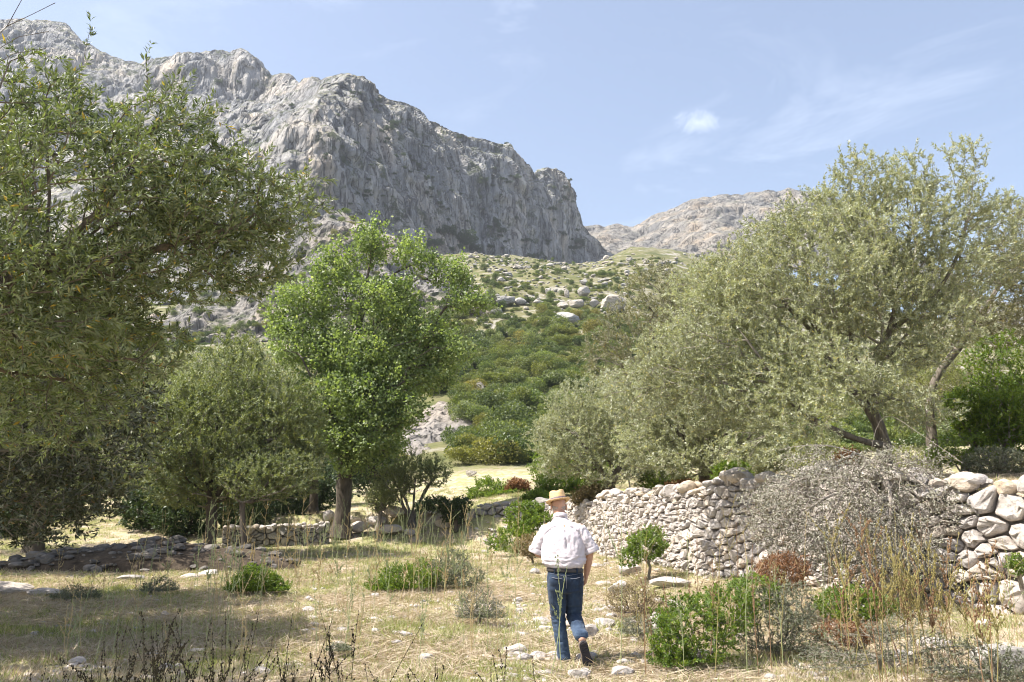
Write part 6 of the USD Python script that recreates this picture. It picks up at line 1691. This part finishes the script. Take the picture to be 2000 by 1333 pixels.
    # raised right foot: toes point down, sole towards the camera
    R = rotm(math.radians(-74), 0, 0)
    R = trimesh.transformations.rotation_matrix(math.radians(-14), [0, 1, 0])[:3, :3] @ R
    shoe(anR + v3(.010, -.070, -.055) - R @ v3(0, -.05, .0) * 1.2, R, 1.2)
    # --- hat
    hc = head + v3(-.005, .0, .045)
    tilt = trimesh.transformations.rotation_matrix(math.radians(-9), [0, 1, 0])[:3, :3] @ trimesh.transformations.rotation_matrix(math.radians(-10), [1, 0, 0])[:3, :3]
    a = np.linspace(0, 2 * np.pi, 64, endpoint=False)
    ca, sa = np.cos(a), np.sin(a)
    def hrow(r, z, kind):
        rx, ry = r * .94, r * 1.1
        zz = np.full(64, z)
        if kind == "brim":
            t = (r - .094) / .06
            zz = z + .022 * t * ca ** 2 - .018 * t * np.maximum(sa, 0) - .006 * t + .012 * t * np.maximum(-sa, 0)
        if kind == "top":
            zz = z - .03 * np.exp(-((rx * ca) / .028) ** 2) * (0.75 + .25 * sa) - .012 * np.maximum(sa, 0)
            rx = rx * (1 - .12 * np.maximum(sa, 0) ** 2)
        return np.stack([rx * ca, ry * sa, zz], 1)
    rows = [hrow(.139, -.002, "brim"), hrow(.142, .001, "brim"), hrow(.140, .004, "brim"), hrow(.122, .004, "brim"), hrow(.102, .004, "brim"), hrow(.094, .008, ""), hrow(.093, .03, ""), hrow(.090, .065, ""), hrow(.086, .095, "top"), hrow(.080, .112, "top"), hrow(.066, .118, "top"), hrow(.045, .116, "top"), hrow(.02, .115, "top"), hrow(.001, .115, "top")]
    und = [hrow(.139, -.002, "brim"), hrow(.122, -.001, "brim"), hrow(.102, -.001, "brim"), hrow(.0905, .0, ""), hrow(.089, .03, ""), hrow(.086, .063, ""), hrow(.07, .08, ""), hrow(.001, .08, "")]
    def lathe(rows):
        P = np.array(rows)
        idx = np.arange(P.shape[0] * 64).reshape(P.shape[0], 64)
        nx = np.roll(idx, -1, 1)
        return P.reshape(-1, 3), np.stack([idx[:-1], nx[:-1], nx[1:], idx[1:]], -1).reshape(-1, 4)
    n = {"tc": ("texture_coordinate", {}), "w": ("wave_texture", {"scale": 70.0, "distortion": 3.0, "bands_direction": "z", "wave_type": "bands"}), "nz": ("noise_texture", {"scale": 40.0, "detail": 4.0}), "ad": ("math", {"math_type": "multiply_add", "value2": .35}),
         "r": ("rgb_ramp", {"ramp": [(.3, (.46, .29, .13)), (.8, (.70, .50, .27))]}), "b": ("bump", {"strength": .4, "distance": .003}), "p": ("principled_bsdf", {"roughness": .7, "specular_ior_level": .3})}
    M["straw_hat"] = usdkit.material(stage, "/World/Looks/straw_hat", n, [("tc.object", "w.vector"), ("tc.object", "nz.vector"), ("w.fac", "ad.value1"), ("nz.fac", "ad.value3"), ("ad.value", "r.fac"), ("r.color", "p.base_color"), ("w.fac", "b.height"), ("b.normal", "p.normal")], surface="p.BSDF")
    V1, F1 = lathe(rows); V2, F2 = lathe(und)
    Vh = np.concatenate([V1, V2]) @ tilt.T + hc
    hx = add("straw_hat", Vh, np.concatenate([F1, F2[:, ::-1] + len(V1)]), M["straw_hat"], pa, smooth=True)
    band = [hrow(.0945, .008, ""), hrow(.0968, .0095, ""), hrow(.0957, .036, ""), hrow(.0930, .0375, "")]
    Vb, Fb = lathe(band)
    M["hat_band"] = plain_mat("hat_band", (.20, .165, .185), .8, .2, 80, .15, .3)
    add("hat_band", Vb @ tilt.T + hc, Fb, M["hat_band"], pp(hx), smooth=True)
man()

# ------------------------------------------------------------------ thin haze over the valley
def haze():
    x0, x1, y0, y1, z0, z1 = -2600.0, 2600.0, -120.0, 1900.0, -3.0, 560.0
    V = np.array([[x, y, z] for x in (x0, x1) for y in (y0, y1) for z in (z0, z1)])
    Fq = np.array([[0, 1, 3, 2], [4, 6, 7, 5], [0, 4, 5, 1], [2, 3, 7, 6], [0, 2, 6, 4], [1, 5, 7, 3]])
    m = usdkit.material(stage, "/World/Looks/haze", {"v": ("principled_volume", {"color": (0.86, 0.91, 1.0), "density": 0.00010, "anisotropy": 0.2})}, [], volume="v.volume")
    add("haze", V, Fq, m, label="thin pale haze filling the valley", cat="haze", kind="stuff")
haze()
